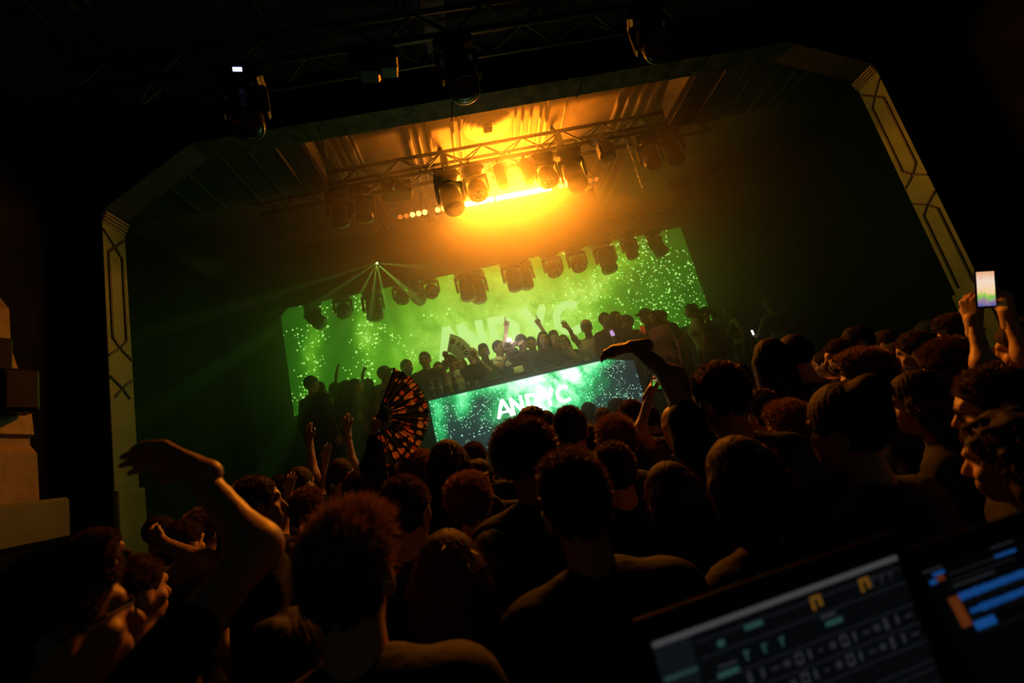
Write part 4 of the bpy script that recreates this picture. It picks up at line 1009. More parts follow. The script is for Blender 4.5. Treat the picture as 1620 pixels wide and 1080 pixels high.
crowd(1320, 535, 36, 'bearded man in profile with an orange-lit brow and nose', hairk='short', face=-62, seed=0, near=True)
crowd(1346, 514, 30, 'short-haired man in profile behind the bearded man', hairk='short', face=-58, seed=1)
crowd(1438, 522, 46, 'round-headed person with orange-edged cheek under the green wall band', hairk='short', face=-38, seed=1)
crowd(1480, 532, 58, 'dark bushy head next to the person with the orange-edged cheek', hairk='afro', face=-35, seed=1)
crowd(1502, 494, 46, 'tall dark head in front of the pale inlaid pilaster', hairk='top', face=-30, seed=2)
crowd(1552, 574, 100, 'man with glasses and an orange-lit ear, head turned aside', hairk='short', glasses=True, face=-48, near=True, seed=1)
crowd(1572, 642, 122, 'woman with long dark hair in front of the man with the orange-lit ear', sex='f', hairk='wavy', face=-25, near=True, seed=1, top='tee', topc='charcoal')
crowd(1436, 585, 96, 'large dark-haired person with a lit earring beside the turned man', sex='f', hairk='bob', face=-36, near=True, seed=0)
crowd(1352, 550, 62, 'person with curly hair and a lit cheek, face turned sideways', hairk='curly', face=-55, near=True, seed=2)
# phone photographer at the edge
ph_c = atT(1558, 457, 1.80)
crowd(1606, 500, 66, 'person holding up a lit phone to film the show', hairk='bun', sex='f', face=-34, near=True, seed=2,
      arms=((atT(1556, 575, 1.80), atT(1540, 508, 1.86), 'grip', tuple(atT(1538, 462, 1.86)-atT(1540, 508, 1.86)), tuple(CR+0.2*FWD)), (atT(1622, 560, 1.82), atT(1594, 496, 1.86), 'grip', tuple(atT(1583, 452, 1.86)-atT(1594, 496, 1.86)), tuple(-CR+0.2*FWD))))
crowd(992, 630, 42, 'dark head close to the raised phone arm, before the booth end', hairk='short', face=-6, near=True, seed=2)
crowd(1062, 640, 48, 'fair-haired person lifting a phone sideways over the crowd', hairk='bob', hairc='blonde', sex='f', face=-14, near=True, seed=1,
      arms=((atT(1012, 682, 2.45), atT(1030, 618, 2.55), 'grip', tuple(CU*0.9+CR*0.5), tuple(CR*1.0+FWD*0.2)), 'down'), topc='patterned')
crowd(1088, 655, 58, 'person with smooth bobbed hair beside the phone arm', sex='f', hairk='bob', face=-14, seed=2, hairc='brown')
crowd(702, 692, 60, 'person with longish hair in front of the lower booth screen corner', sex='f', hairk='long', face=10, seed=0, near=True)
crowd(744, 697, 42, 'small dark head below the booth, next to longish hair', hairk='short', face=6, near=True, seed=0)
crowd(655, 710, 64, 'curly head brushing the lower edge of the floral hand fan', hairk='curly', face=14, near=True, seed=0)
crowd(752, 724, 46, 'person wearing a cap backwards behind the glowing curls', hairk='short', hatk='backcap', face=4, near=True, seed=1)
# bespectacled person with raised arm at the wall side
el38 = atT(408, 866, 0.92); wr38 = atT(303, 738, 0.99)
crowd(98, 855, 158, 'bespectacled person in profile raising a bare bent arm high', hairk='top', glasses=True, face=52, near=True, seed=0, hyaw=8, hpitch=4,
      arms=('down', (el38, wr38, 'relaxed', tuple(atT(236, 706, 1.03)-wr38), tuple(-FWD-0.5*CU))), skin='tan', top='tee')
crowd(205, 875, 86, 'dark round head close behind the bespectacled person', hairk='short', face=25, seed=1)
crowd(398, 750, 62, 'person with hanging dreadlocks and an orange-lit cheek', hairk='dreads', face=58, near=True, seed=0, skin='tan')
crowd(455, 955, 112, 'short person with smooth hair beside the bare shoulder of the tousle-haired one', sex='f', hairk='bun', face=10, near=True, seed=0)
crowd(150, 832, 60, 'person pressed to the plain wall with one bare arm reaching out', hairk='short', face=35, near=True, seed=2,
      arms=('down', (atT(330, 890, 1.9), atT(262, 862, 2.0), 'relaxed')), skin='tan')
# person with the floral fan
fan_c = atT(598, 658, 2.35)
crowd(563, 742, 50, 'person behind the crowd holding an open floral hand fan up', hairk='short', face=10, near=True, seed=1, top='long', topc='charcoal',
      arms=('down', (atT(590, 742, 2.30), atT(594, 690, 2.38), 'fist', tuple(CU), tuple(CR))))
# farther rows, seen only as small heads
far = [(927, 634, 25, 'short', 'head under the last booth letter'), (948, 640, 24, 'messy', 'head before the dark end of the booth screen'), (972, 628, 22, 'curly', 'head just below the angled booth wing'), (1022, 640, 30, 'short', 'head between the booth wing and the sideways phone'),
       (1160, 572, 24, 'short', 'head touching the outline of the pointing man'), (1176, 590, 30, 'short', 'head between the pointing man and the glowing blond curls'), (1265, 575, 26, 'bob', 'head tucked behind the shaved man\'s shoulder'), (1392, 520, 30, 'short', 'head between the sideways curly face and the round-headed person'),
       (1408, 540, 38, 'short', 'head in front of the person with the orange-edged cheek'), (1372, 530, 28, 'long', 'head behind the curly person with the lit cheek'), (1300, 552, 26, 'short', 'head just before the bearded man\'s face'), (860, 648, 30, 'bob', 'head between the afro and the cropped head at the booth'),
       (870, 672, 44, 'messy', 'head behind the hair of the tall bespectacled person'), (790, 712, 44, 'short', 'head below the afro, next to the backwards cap'), (925, 668, 40, 'short', 'head between the cropped head and the wavy orange hair'), (836, 640, 26, 'curly', 'head rising just behind the afro'),
       (440, 748, 34, 'short', 'head beside the dreadlocks, one hand thrown high'), (470, 735, 30, 'short', 'head two places on from the dreadlocks'), (505, 728, 28, 'long', 'head near the fan holder, one hand thrown high'), (535, 722, 27, 'short', 'head next to the fan holder, one hand lifted'),
       (355, 790, 40, 'short', 'head behind the raised bent forearm'), (320, 800, 42, 'curly', 'head under the raised bent forearm'), (285, 820, 46, 'short', 'head below the drooping raised hand'), (250, 812, 36, 'short', 'head close to the foot of the inlaid pilaster'),
       (480, 770, 44, 'curly', 'head above the tousled hair, one hand lifted'), (520, 752, 40, 'short', 'head directly above the tousled hair'), (610, 720, 36, 'short', 'head at the ribs of the floral fan'), (1128, 640, 44, 'short', 'head behind the pointing man\'s neck'), (1460, 505, 32, 'short', 'head between the round head and the pilaster foot'), (1590, 540, 50, 'short', 'head below the filming phone')]
for i, (px, py, wd, hk, lb) in enumerate(far):
    arms_ = ('down', 'down')
    if px in (440, 505): arms_ = ('down', 'high')
    if px in (480, 535): arms_ = ('up', 'down')
    what = {'short': 'short-haired', 'messy': 'ruffled', 'curly': 'curly', 'bob': 'bobbed', 'long': 'long-haired'}[hk]
    crowd(px, py, wd, 'dark %s %s' % (what, lb), 'further crowd members', hairk=hk, sex='f' if hk in ('bob', 'long') else 'm', arms=arms_, seed=i, near=wd > 40, topc=('black', 'charcoal', 'navy')[i % 3], hairc=('dark', 'brown')[i % 2])

# ------------------------------------------------------------------ people on stage
E_ = dict(eyes=True)
DJ = staged(812, 551, 1.61, 'performer in a dark open jacket over a white T-shirt, head bent to the decks', hairk='short', hatk='band', skin='deep', top='jacket', topc='black', face=186, hpitch=-12, arms=('desk', 'desk'), **E_)
vs = []; fs = []
for j in range(13):
    z = 0.98+0.44*j/12; hw = 0.028+0.05*min(1, max(0, (j-3)/6)); yc = 0.150+0.004*math.sin(j*0.9)+0.006*min(1, j/6)-(0.04 if j == 12 else 0.012 if j == 11 else 0)
    for i in range(7):
        u = i/6*2-1; vs.append((u*hw, yc-0.02*u*u, z))
for j in range(12):
    for i in range(6): a = j*7+i; fs.append((a, a+1, a+8, a+7))
o = MB().add(vs, fs).obj('shirt_front', CL['white'], DJ, True); o.modifiers.new('thick', 'SOLIDIFY').thickness = 0.01
staged(670, 557, 1.80, 'man in a black T-shirt standing on stage beside the laughing woman', hairk='short', hyaw=-20, face=165, **E_)
staged(692, 573, 1.64, 'laughing dark-haired woman on stage leaning to a selfie', sex='f', hairk='long', face=170, hyaw=12, top='tank', topc='black', arms=('down', 'phone'), **E_)
staged(712, 562, 1.72, 'man in a white T-shirt on stage below the lettered fan', hairk='short', topc='white', face=178, arms=lambda Y: ('down', (atY(701, 590, Y-0.12), atY(706, 566, Y-0.2), 'fist', (0, -0.1, 1), (0, -1, 0))), **E_)
staged(726, 565, 1.68, 'woman with sunglasses in a dark loose top, next to the white T-shirt', sex='f', hairk='long', glasses=True, topc='charcoal', top='long', face=180, **E_)
staged(741, 549, 1.74, 'blonde woman on stage tilting her face up', sex='f', hairk='ponytail', hairc='blonde', hpitch=18, hyaw=-25, topc='black', face=185, arms=('phone', 'down'), **E_)
staged(763, 546, 1.76, 'man with a high crop of hair clasping his hands, wearing olive', hairk='top', skin='deep', topc='olive', face=182, arms=('clap', 'clap'), **E_)
staged(786, 539, 1.88, 'man in a pale T-shirt aiming a flashing camera from the stage', hairk='short', topc='white', face=140, arms=('phone', 'phone'), **E_)
staged(822, 530, 1.76, 'man in a dark cap behind the performer with a finger raised', hairk='short', hatk='cap', topc='black', face=176, arms=('down', 'pointup'), **E_)
staged(838, 533, 1.78, 'bearded man in black raising a bare arm with pointing finger', hairk='short', topc='black', face=190, arms=('pointup', 'down'), skin='fair', **E_)
staged(857, 525, 1.76, 'long-haired person in a black hooded top beside the decks', sex='f', hairk='long', top='long', topc='black', face=184, **E_)
staged(874, 525, 1.76, 'dark-haired person with hands folded at the mouth', hairk='top', topc='black', face=188, arms=('clap', 'clap'), top='tank', **E_)
staged(889, 530, 1.68, 'woman with very long hair and sunglasses holding her hands to her chin', sex='f', hairk='long', glasses=True, topc='black', face=190, arms=('face', 'face'), hairc='brown', **E_)
staged(925, 507, 1.80, 'man in a pale sports vest and cap stretching one arm out wide', hairk='short', hatk='cap', hatc=CL['white'], top='tank', topc='white', face=192, arms=lambda Y: ('down', (atY(909, 536, Y-0.1), atY(900, 520, Y-0.15), 'open', (-0.4, 0, 0.8), (0.3, -0.8, 0))), skin='tan', **E_)
staged(954, 495, 1.80, 'broad dark figure holding a pink lit phone at the booth end', hairk='short', top='long', topc='brown', face=160, arms=lambda Y: ((atY(978, 545, Y-0.1), atY(970, 533, Y-0.24), 'grip', (-0.2, 0, 1), (0, -1, 0)), 'down'))
staged(971, 493, 1.80, 'person in dark clothes half hidden behind the broad dark figure', hairk='bob', sex='f', topc='charcoal', face=150, **E_)
staged(989, 501, 1.72, 'curly-haired person facing the booth from its side', hairk='curly', topc='charcoal', face=-100)
staged(1018, 489, 1.78, 'person wearing a cap and holding a red cup near the stage side', hairk='short', hatk='cap', topc='charcoal', face=-110, arms=lambda Y: ('down', (atY(1027, 540, Y-0.05), atY(1020, 531, Y-0.22), 'grip', (-0.5, -0.3, 0.8), (-0.8, 0, 0))))
staged(1032, 492, 1.70, 'person in a dusty pink top behind the red cup', sex='f', hairk='bob', topc='pink', face=-120)
staged(1062, 486, 1.74, 'dark-haired person bending over at the stage side', hairk='messy', topc='black', face=-95, tilt=8)
staged(1090, 481, 1.72, 'woman with long loose hair in a cream top at the stage side', sex='f', hairk='wavy', topc='cream', face=-70, arms=('down', 'phone'))
staged(1112, 486, 1.66, 'woman in a light brown top at the stage side, arm bent', sex='f', hairk='ponytail', topc='brown', face=-60, arms=('chest', 'down'))
staged(1150, 482, 1.70, 'tall bare-shouldered person far at the stage side', sex='f', hairk='long', top='crop', topc='brown', face=-75, skin='tan')
staged(1212, 474, 1.70, 'person with pinned hair and a bare back by the dark curtain', sex='f', hairk='bun', top='crop', topc='black', face=20, skin='tan', hairc='grey', arms=lambda Y: ((atY(1200, 535, Y-0.02), atY(1192, 531, Y+0.18), 'grip'), 'down'))
# far stage side next to the particles
left = [(491, 595, 1.74, 'short', 'black'), (503, 604, 1.66, 'long', 'black'), (515, 622, 1.60, 'bob', 'charcoal'), (530, 605, 1.70, 'bob', 'charcoal'), (546, 602, 1.72, 'long', 'black'), (560, 600, 1.74, 'wavy', 'brown'), (581, 599, 1.72, 'long', 'black'), (606, 580, 1.78, 'short', 'olive'), (612, 588, 1.66, 'buzz', 'charcoal'), (641, 569, 1.78, 'short', 'olive')]
ll = ['person in a baggy black jacket at the edge of the screen particles', 'long-haired person close behind the baggy black jacket', 'crouched bob-haired person in a shiny top beside the black jacket', 'person lifting an arm straight up before the green particles',
      'person with long hair in black in the middle of the side-stage group', 'person with one finger raised in the side-stage group', 'long-haired person in black right beside the raised floral fan', 'man with a cap in olive behind the top of the floral fan', 'shaven person just behind the floral fan top', 'man with short hair looking on above the floral fan ribs']
for i, ((px, py, H, hk, tc_), lb) in enumerate(zip(left, ll)):
    arms_ = ('down', 'down')
    if i == 3: arms_ = ('high', 'down')
    if i == 5: arms_ = ('pointup', 'down')
    staged(px, py, H, lb, hairk=hk, sex='f' if hk in ('long', 'bob', 'wavy') else 'm', topc=tc_, top='jacket' if i == 0 else 'tee', face=(30, 40, 60, 50, 35, 70, 20, 120, 100, 140)[i], hatk='cap' if i == 7 else None, arms=arms_)

# ------------------------------------------------------------------ things held by people
def phone(loc, xdir, ydir, wd, ht, lit, label, rim=BLACKP):
    """screen looks along -(xdir x ydir)... faces the camera"""
    x = Vector(xdir).normalized(); y = Vector(ydir); y = (y-x*y.dot(x)).normalized(); z = x.cross(y)
    e = empty('phone', loc, 0, label, 'phone'); M = Matrix(((x[0], y[0], z[0]), (x[1], y[1], z[1]), (x[2], y[2], z[2])))
    e.rotation_euler = M.to_euler()
    MB().bbox((-wd/2, -ht/2, -0.004), (wd/2, ht/2, 0.004), 0.003).obj('case', rim, e)
    if lit is not None: MB().box((-wd/2+0.005, -ht/2+0.008, 0.0040), (wd/2-0.005, ht/2-0.008, 0.0052)).obj('screen', lit, e)
    return e
def phone_picture(name, stops, s, bright_axis=1, size=0.15):
    M = bpy.data.materials.new(name); b = NB(M); tc = b.n('ShaderNodeTexCoord'); sp = b.n('ShaderNodeSeparateXYZ'); b.put(sp.inputs[0], tc.outputs['Object'])
    f = b.m('ADD', b.m('MULTIPLY', sp.outputs[bright_axis], 1/size), 0.5)
    f = b.m('ADD', f, b.m('MULTIPLY', b.m('SUBTRACT', b.noise(tc.outputs['Object'], 60, 3), 0.5), 0.35))
    b.finish(b.ramp(f, stops), s); return M
pic = phone_picture('phone_view', [(0.0, (0.05, 0.10, 0.4)), (0.18, (0.35, 0.22, 0.35)), (0.30, (0.25, 0.65, 0.05)), (0.42, (1.0, 0.7, 0.35)), (0.7, (1.0, 0.78, 0.62)), (1.0, (0.9, 0.4, 0.18))], 0.9)
phone(v3(ph_c), tuple(CR*0.97+CU*0.06), tuple(CU), 0.080, 0.152, pic, 'bright phone filming the stage, held high before the pale pilaster')
pic2 = phone_picture('phone_view_green', [(0.0, (0.0, 0.01, 0.0)), (0.3, (0.05, 0.3, 0.02)), (0.5, (0.3, 0.8, 0.1)), (0.7, (0.05, 0.25, 0.02)), (0.9, (0.5, 0.2, 0.1)), (1.0, (0.02, 0.02, 0.01))], 0.8, 1, 0.07)
phone(v3(atT(1052, 606, 2.53)), tuple(CR+CU*0.12), tuple(CU), 0.150, 0.075, pic2, 'phone held sideways showing a green picture over the crowd')
phone(v3(atY(968, 526, STAGEP[14][1]-0.27)), (1, 0, 0.1), (0, 0, 1), 0.07, 0.12, emis('pink_screen', (0.75, 0.45, 0.9), 0.9), 'small phone with a pink lit screen held by the broad dark figure')
phone(v3(atY(1191, 527, STAGEP[23][1]+0.16)), (1, 0.3, 0.1), (0, 0, 1), 0.06, 0.14, emis('white_screen', (1.0, 0.95, 0.9), 2.5), 'small phone with a white lit screen in the dark side area')
phone(v3(atY(704, 577, STAGEP[2][1]-0.40)), (1, 0.4, 0), (0.1, 0.2, 1), 0.075, 0.15, None, 'dark phone held up for a selfie by the laughing woman')
# camera with flash
p = atY(804, 545, STAGEP[7][1]-0.38); e = empty('camera', v3(p), 0, 'camera with a glaring white flash beside the performer', 'camera')
MB().bbox((-0.06, -0.03, -0.04), (0.06, 0.03, 0.04), 0.008).obj('camera_body', BLACKP, e)
MB().lathe([(0.03, 0), (0.03, 0.06), (0.025, 0.06)], 14, Matrix.Translation((0, -0.03, 0)) @ Matrix.Rotation(rad(90), 4, 'X')).obj('lens', BLACKP, e)
MB().bbox((0.0, -0.035, 0.04), (0.06, 0.02, 0.09), 0.01).obj('flash', emis('flash', (1, 0.95, 0.85), 18), e)
fl = bpy.data.lights.new('flash_light', 'POINT'); fl.energy = 2.5; fl.color = (1, 0.93, 0.85); fl.shadow_soft_size = 0.03
fo = bpy.data.objects.new('flash_light', fl); link(fo); fo.location = v3(p+np.array([0.03, -0.08, 0.08]))
# red cup; its lit look is emission put into the material
MB().lathe([(0.028, 0), (0.042, 0.12), (0.039, 0.12), (0.026, 0.006)], 14).obj('red_cup', mat('cup_red_glow', (0.6, 0.05, 0.02), 0.4, emit=(0.9, 0.08, 0.02), estr=0.25), None, True, label='glowing red cup held at the stage side', cat='cup').location = v3(atY(1019, 528, STAGEP[17][1]-0.25))

# open folding fans
def fan_frame(c, a, b):
    return Vector(v3(c)), Vector(v3(a)), Vector(v3(b))
FLOR = bpy.data.materials.new('fan_floral'); fb = NB(FLOR)
tcn = fb.n('ShaderNodeTexCoord'); vo = fb.n('ShaderNodeTexVoronoi'); vo.inputs['Scale'].default_value = 26; fb.put(vo.inputs['Vector'], tcn.outputs['Object'])
spc = fb.n('ShaderNodeSeparateColor'); fb.put(spc.inputs[0], vo.outputs['Color'])
petal = fb.m('LESS_THAN', fb.m('ADD', vo.outputs['Distance'], fb.m('MULTIPLY', fb.noise(tcn.outputs['Object'], 70, 2), 0.35)), fb.m('ADD', 0.46, fb.m('MULTIPLY', spc.outputs[1], 0.25)))
colr = fb.ramp(spc.outputs[0], [(0.0, (0.27, 0.035, 0.025)), (0.35, (0.40, 0.11, 0.035)), (0.65, (0.33, 0.2, 0.06)), (1.0, (0.30, 0.19, 0.12))])
mxc = fb.n('ShaderNodeMix', data_type='RGBA'); fb.put(mxc.inputs[0], petal); mxc.inputs[6].default_value = (0.012, 0.014, 0.012, 1); fb.put(mxc.inputs[7], colr)
dfb = fb.n('ShaderNodeBsdfDiffuse'); trb = fb.n('ShaderNodeBsdfTranslucent'); fb.put(dfb.inputs[0], mxc.outputs[2]); fb.put(trb.inputs[0], mxc.outputs[2])
ms = fb.n('ShaderNodeMixShader'); ms.inputs[0].default_value = 0.6; fb.nt.links.new(dfb.outputs[0], ms.inputs[1]); fb.nt.links.new(trb.outputs[0], ms.inputs[2])
oo = fb.n('ShaderNodeOutputMaterial'); fb.nt.links.new(ms.outputs[0], oo.inputs[0])
def folding_fan(loc, right, up, R, a0, a1, n, leaf, ribm, r_in, label, ribz=0.0):
    """angles measured from +right towards +up in the plane of the fan"""
    x = Vector(v3(right)).normalized(); y = Vector(v3(up)); y = (y-x*y.dot(x)).normalized(); z = x.cross(y)
    e = empty('folding_fan', v3(loc), 0, label, 'fan'); e.rotation_euler = Matrix(((x[0], y[0], z[0]), (x[1], y[1], z[1]), (x[2], y[2], z[2]))).to_euler()
    rib = MB().bbox((0.0, -0.0045, -0.0015), (R*1.0, 0.0045, 0.0015), 0.001).mesh('rib', ribm)
    for i in range(n+1):
        a = rad(a0+(a1-a0)*i/n); inst('rib', rib, e, M=Matrix.Rotation(a, 4, 'Z') @ Matrix.Translation((0, 0, ribz+0.004*(i % 2))))
    for i in range(n):
        b0, b1 = rad(a0+(a1-a0)*i/n), rad(a0+(a1-a0)*(i+1)/n); bm = (b0+b1)/2; vs = []
        for r in (r_in*R, 0.985*R):
            for a, zz in ((b0, 0.001), (bm, 0.012), (b1, 0.001)): vs.append((r*math.cos(a), r*math.sin(a), zz))
        MB().add(vs, [(0, 3, 4, 1), (1, 4, 5, 2)]).obj('leaf_panel', leaf, e)
    MB().lathe([(0.012, -0.01), (0.012, 0.012)], 10).obj('pivot', ribm, e)
    return e
folding_fan(fan_c, CR, CU, 0.265, 71, -92, 15, FLOR, BLACKP, 0.30, 'large open floral hand fan with dark ribs raised above the crowd')
WHITEF = mat('fan_white', (0.82, 0.84, 0.70), 0.7, transl=0.6); TAN = mat('fan_tan', (0.20, 0.16, 0.07), 0.7, transl=0.3)
bp = atY(704, 576, STAGEP[3][1]-0.21)
BF = folding_fan(bp, CR, CU, 0.46, 80, 18, 12, WHITEF, TAN, 0.42, 'white open hand fan lettered BANG held up over the booth', ribz=-0.012)
for i, chh in enumerate('BANG'):
    a = rad(70-14*i); r = 0.36
    o = stroke_letter(chh, 0.075, 0.065, 0.018, 0.002).obj('letter', BLACKP, BF)
    o.matrix_local = Matrix.Rotation(a-rad(90), 4, 'Z') @ Matrix.Translation((-0.032, r-0.04, 0.018)) @ Matrix.Rotation(rad(-90), 4, 'X')

# ------------------------------------------------------------------ side wall pier, ledge and wall speaker by the crowd
STONE = mat('pier_stone', (0.17, 0.12, 0.06), 0.6, col2=(0.28, 0.19, 0.10), scale=9, bump=0.35, detail=8)
pier = MB()
prof = [(-3.3, 2.05), (-2.69, 2.05), (-2.70, 2.34), (-2.74, 2.40), (-2.74, 2.44), (-2.715, 2.46), (-2.73, 2.60), (-2.82, 2.95), (-2.85, 3.05), (-2.86, 3.32), (-2.92, 3.42), (-3.3, 3.45)]
n_ = len(prof)
for (ya, yb) in ((2.2, 2.99),):
    vs = [(x, y, z) for y in (ya, yb) for x, z in prof]; pier.add(vs, [tuple(range(n_))[::-1] if False else tuple(range(n_)), tuple(range(n_, 2*n_))[::-1]]+[(i, (i+1) % n_+0, (i+1) % n_+n_, i+n_) for i in range(n_)])
pier.obj('trim_5', STONE, kind='structure')
MB().bbox((-3.3, 2.0, 1.80), (-2.60, 3.10, 2.05), 0.02).obj('trim_6', mat('ledge_paint', (0.08, 0.10, 0.05), 0.6, col2=(0.11, 0.13, 0.07), scale=6), kind='structure')
sp_ = empty('wall_speaker', (-2.735, 2.86, 2.70), rad(-20), 'small black loudspeaker on a dark bracket fixed to the orange-lit stone pier', 'speaker')
MB().bbox((0.0, -0.10, -0.13), (0.13, 0.08, 0.13), 0.012).obj('cabinet', BLACKP, sp_)
MB().bbox((0.128, -0.085, -0.115), (0.14, 0.065, 0.115), 0.006).obj('grille', BLACKM, sp_)
MB().bbox((-0.10, -0.06, -0.22), (0.0, 0.02, 0.36), 0.01).obj('bracket', BLACKM, sp_)

# ------------------------------------------------------------------ fixtures on the truss above the crowd
ntb = 5.26-0.13-0.02
BLUEW = emis('fixture_display', (0.45, 0.6, 1.0), 3.0)
def on_near(px, py, kind, s, pan, tilt, label, disp=None):
    p = atY(px, py, 3.17); return moving_head((p[0], 3.17, ntb), kind, s, pan, tilt, label, None, disp)
on_near(378, 92, 'beam', 1.0, 12, 15, 'dark moving head light with a small blue-white lit display over the crowd', BLUEW)
on_near(708, 40, 'beam', 1.0, 0, 14, 'dark moving head light in front of the pale ceiling band over the crowd')
on_near(1005, -12, 'beam', 0.95, -20, 30, 'dark moving head light with an orange-glinting rim at the end of the near truss')
p = atY(585, 55, 3.17); e = empty('wash_panel', (p[0], 3.17, ntb), rad(8), 'boxy dark fixture with a dull teal side plate under the near truss', 'stage light')
MB().bbox((-0.025, -0.03, -0.07), (0.025, 0.03, 0.03), 0.008).obj('clamp', BLACKM, e)
MB().bbox((-0.20, -0.09, -0.19), (0.18, 0.10, -0.06), 0.02).obj('body', BLACKP, e)
MB().bbox((0.02, -0.10, -0.30), (0.16, 0.02, -0.17), 0.012).obj('teal_plate', mat('teal_plate', (0.05, 0.16, 0.13), 0.5), e)
MB().bbox((-0.16, -0.08, -0.29), (0.02, 0.08, -0.17), 0.02).obj('lens_box', BLACKM, e)
# loose cables
def cable(pts, r, label, m=CABLE):
    P = [Vector(v3(q)) for q in pts]; out = []
    for i in range(len(P)-1):
        for k in range(6):
            t = k/6; p0, p1, p2, p3 = P[max(i-1, 0)], P[i], P[i+1], P[min(i+2, len(P)-1)]
            out.append(0.5*((2*p1)+(p2-p0)*t+(2*p0-5*p1+4*p2-p3)*t*t+(3*p1-p0-3*p2+p3)*t**3))
    out.append(P[-1]); MB().tube(out, r, 6).obj('cable', m, None, True, label=label, cat='cable')
cable([atY(502, 200, 3.92), atY(505, 208, 3.90), atY(511, 228, 3.9), atY(518, 250, 4.1)], 0.006, 'thin cable hanging over the arch edge at its dim end')
cable([atY(716, 160, 3.90), atY(715, 176, 3.88), atY(714, 192, 3.9)], 0.006, 'thin cable hanging straight over the brightest part of the arch edge')
cable([atY(921, 122, 3.90), atY(918, 142, 3.88), atY(912, 153, 3.92), atY(909, 156, 3.98)], 0.007, 'curved pale cable looping below the arch beam')
cable([atY(1122, 82, 3.9), atY(1117, 98, 3.86), atY(1106, 110, 3.88), atY(1098, 115, 3.92)], 0.007, 'curved cable end in the dark beyond the bright ceiling')
# load chain hanging in the haze
cm_ = MB().tube([(0.012*math.cos(a), 0, 0.022*math.sin(a)) for a in [2*math.pi*k/10 for k in range(11)]], 0.004, 5, False).mesh('chain_link', CHROME, True)
ca = atZ(985, 225, FT_Z-0.15); ca[1] = FT_Y-0.13; cb = ca+np.array([0.0, 0, -0.85]); ce = empty('chain', v3(ca), 0, 'slack steel chain hanging down from the front truss into the haze', 'chain')
nl = 20
for i in range(nl): inst('chain_link', cm_, ce, loc=v3((cb-ca)*i/nl), rot=(0, 0, rad(90*(i % 2))))

# ------------------------------------------------------------------ desk and laptops in front of the camera
def solve_laptop(tl, tr, width, slope):
    d0, d1 = ray(*tl), ray(*tr)
    # level top edge: d0z*t0 == d1z*t1
    k = d0[2]/d1[2]; u = d1*k-d0; t0 = width/np.linalg.norm(u); A_ = CAM+d0*t0; B_ = CAM+d1*k*t0
    x = (B_-A_)/width; best = None
    n0 = np.cross(x, [0, 0, 1.0])
    for a in np.linspace(-60, 60, 481):
        dn = -np.array([0, 0, 1.0])*math.cos(rad(a))-n0*math.sin(rad(a))*1.0
        q = A_+dn*0.05-CAM; z = q @ FWD; sx, sy = 810+FPX*(q @ CR)/z-tl[0], 540-FPX*(q @ CU)/z-tl[1]
        er = abs(sx/sy-slope) if sy > 0 else 9
        if best is None or er < best[0]: best = (er, a, dn)
    return A_, x, best[2], t0, best[1]
LAPS = mat('laptop_shell', (0.012, 0.012, 0.013), 0.6, 0.0, 0.2); KEY = mat('laptop_key', (0.012, 0.012, 0.013), 0.5)
def ui(name, c, s): return emis(name, c, s*0.42)
def laptop(A_, x, dn, width, height, items, label, back):
    x = Vector(v3(x)); y = -Vector(v3(dn)); z = x.cross(y)
    if z.dot(Vector(v3(CAM))-Vector(v3(A_))) < 0: z = -z
    foot = Vector(v3(A_))-y*(height+0.02)
    e = empty('laptop', foot+x*(width/2), 0, label, 'laptop'); base = Matrix.Translation(-Vector(e.location))
    M = base @ Matrix(((x[0], y[0], z[0], A_[0]), (x[1], y[1], z[1], A_[1]), (x[2], y[2], z[2], A_[2]), (0, 0, 0, 1)))
    lid = MB().bbox((-0.014, -height-0.016, -0.007), (width+0.014, 0.026, -0.001), 0.003, M).obj('lid', LAPS, e)
    MB().box((0, -height, -0.001), (width, 0, 0.0003), M).obj('display', back, lid)
    hor = Vector((0, 0, 1)).cross(x); hor = -hor if hor.dot(z) < 0 else hor
    Mb = base @ Matrix(((x[0], hor[0], 0, foot[0]), (x[1], hor[1], 0, foot[1]), (x[2], hor[2], 1, foot[2]), (0, 0, 0, 1)))
    dk = MB().bbox((-0.014, 0.005, -0.018), (width+0.014, 0.235, -0.002), 0.004, Mb).obj('keyboard_deck', LAPS, e)
    km_ = MB().bbox((0, 0, 0), (width/15*0.86, 0.015, 0.0025), 0.001).mesh('key', KEY)
    for r in range(5):
        for c in range(15): inst('key', km_, dk, M=Mb @ Matrix.Translation((width/15*c+0.002, 0.035+0.018*r, -0.002)))
    bym = {}
    for (u0, v0, u1, v1, mm) in items: bym.setdefault(mm.name, (mm, []))[1].append((u0, v0, u1, v1))
    for nm, (mm, rs) in bym.items():
        mb = MB()
        for k, (u0, v0, u1, v1) in enumerate(rs):
            mb.add([(u0*width, -v1*height, 0.0006), (u1*width, -v1*height, 0.0006), (u1*width, -v0*height, 0.0006), (u0*width, -v0*height, 0.0006)], [(0, 1, 2, 3)])
        mb.v = [tuple(M @ Vector(q)) for q in mb.v]; mb.obj('screen_graphics', mm, lid, kind='stuff')
    return foot, e
A1, x1, dn1, t1_, ang1 = solve_laptop((1031, 1016), (1417, 877), 0.345, 0.26)
LINE = ui('ui_line', (0.10, 0.105, 0.12), 0.35); GREY = ui('ui_grey', (0.12, 0.13, 0.15), 0.45); TEAL = ui('ui_teal', (0.08, 0.24, 0.22), 0.5); AMB = ui('ui_amber', (0.5, 0.22, 0.02), 0.55); TIT = ui('ui_title', (0.16, 0.16, 0.17), 0.75); PURP = ui('ui_purple', (0.18, 0.12, 0.4), 0.6); BLUE = ui('ui_blue', (0.02, 0.16, 0.62), 0.75); ORG = ui('ui_orange', (0.40, 0.09, 0.02), 0.5); SIDE = ui('ui_side', (0.022, 0.028, 0.034), 0.5)
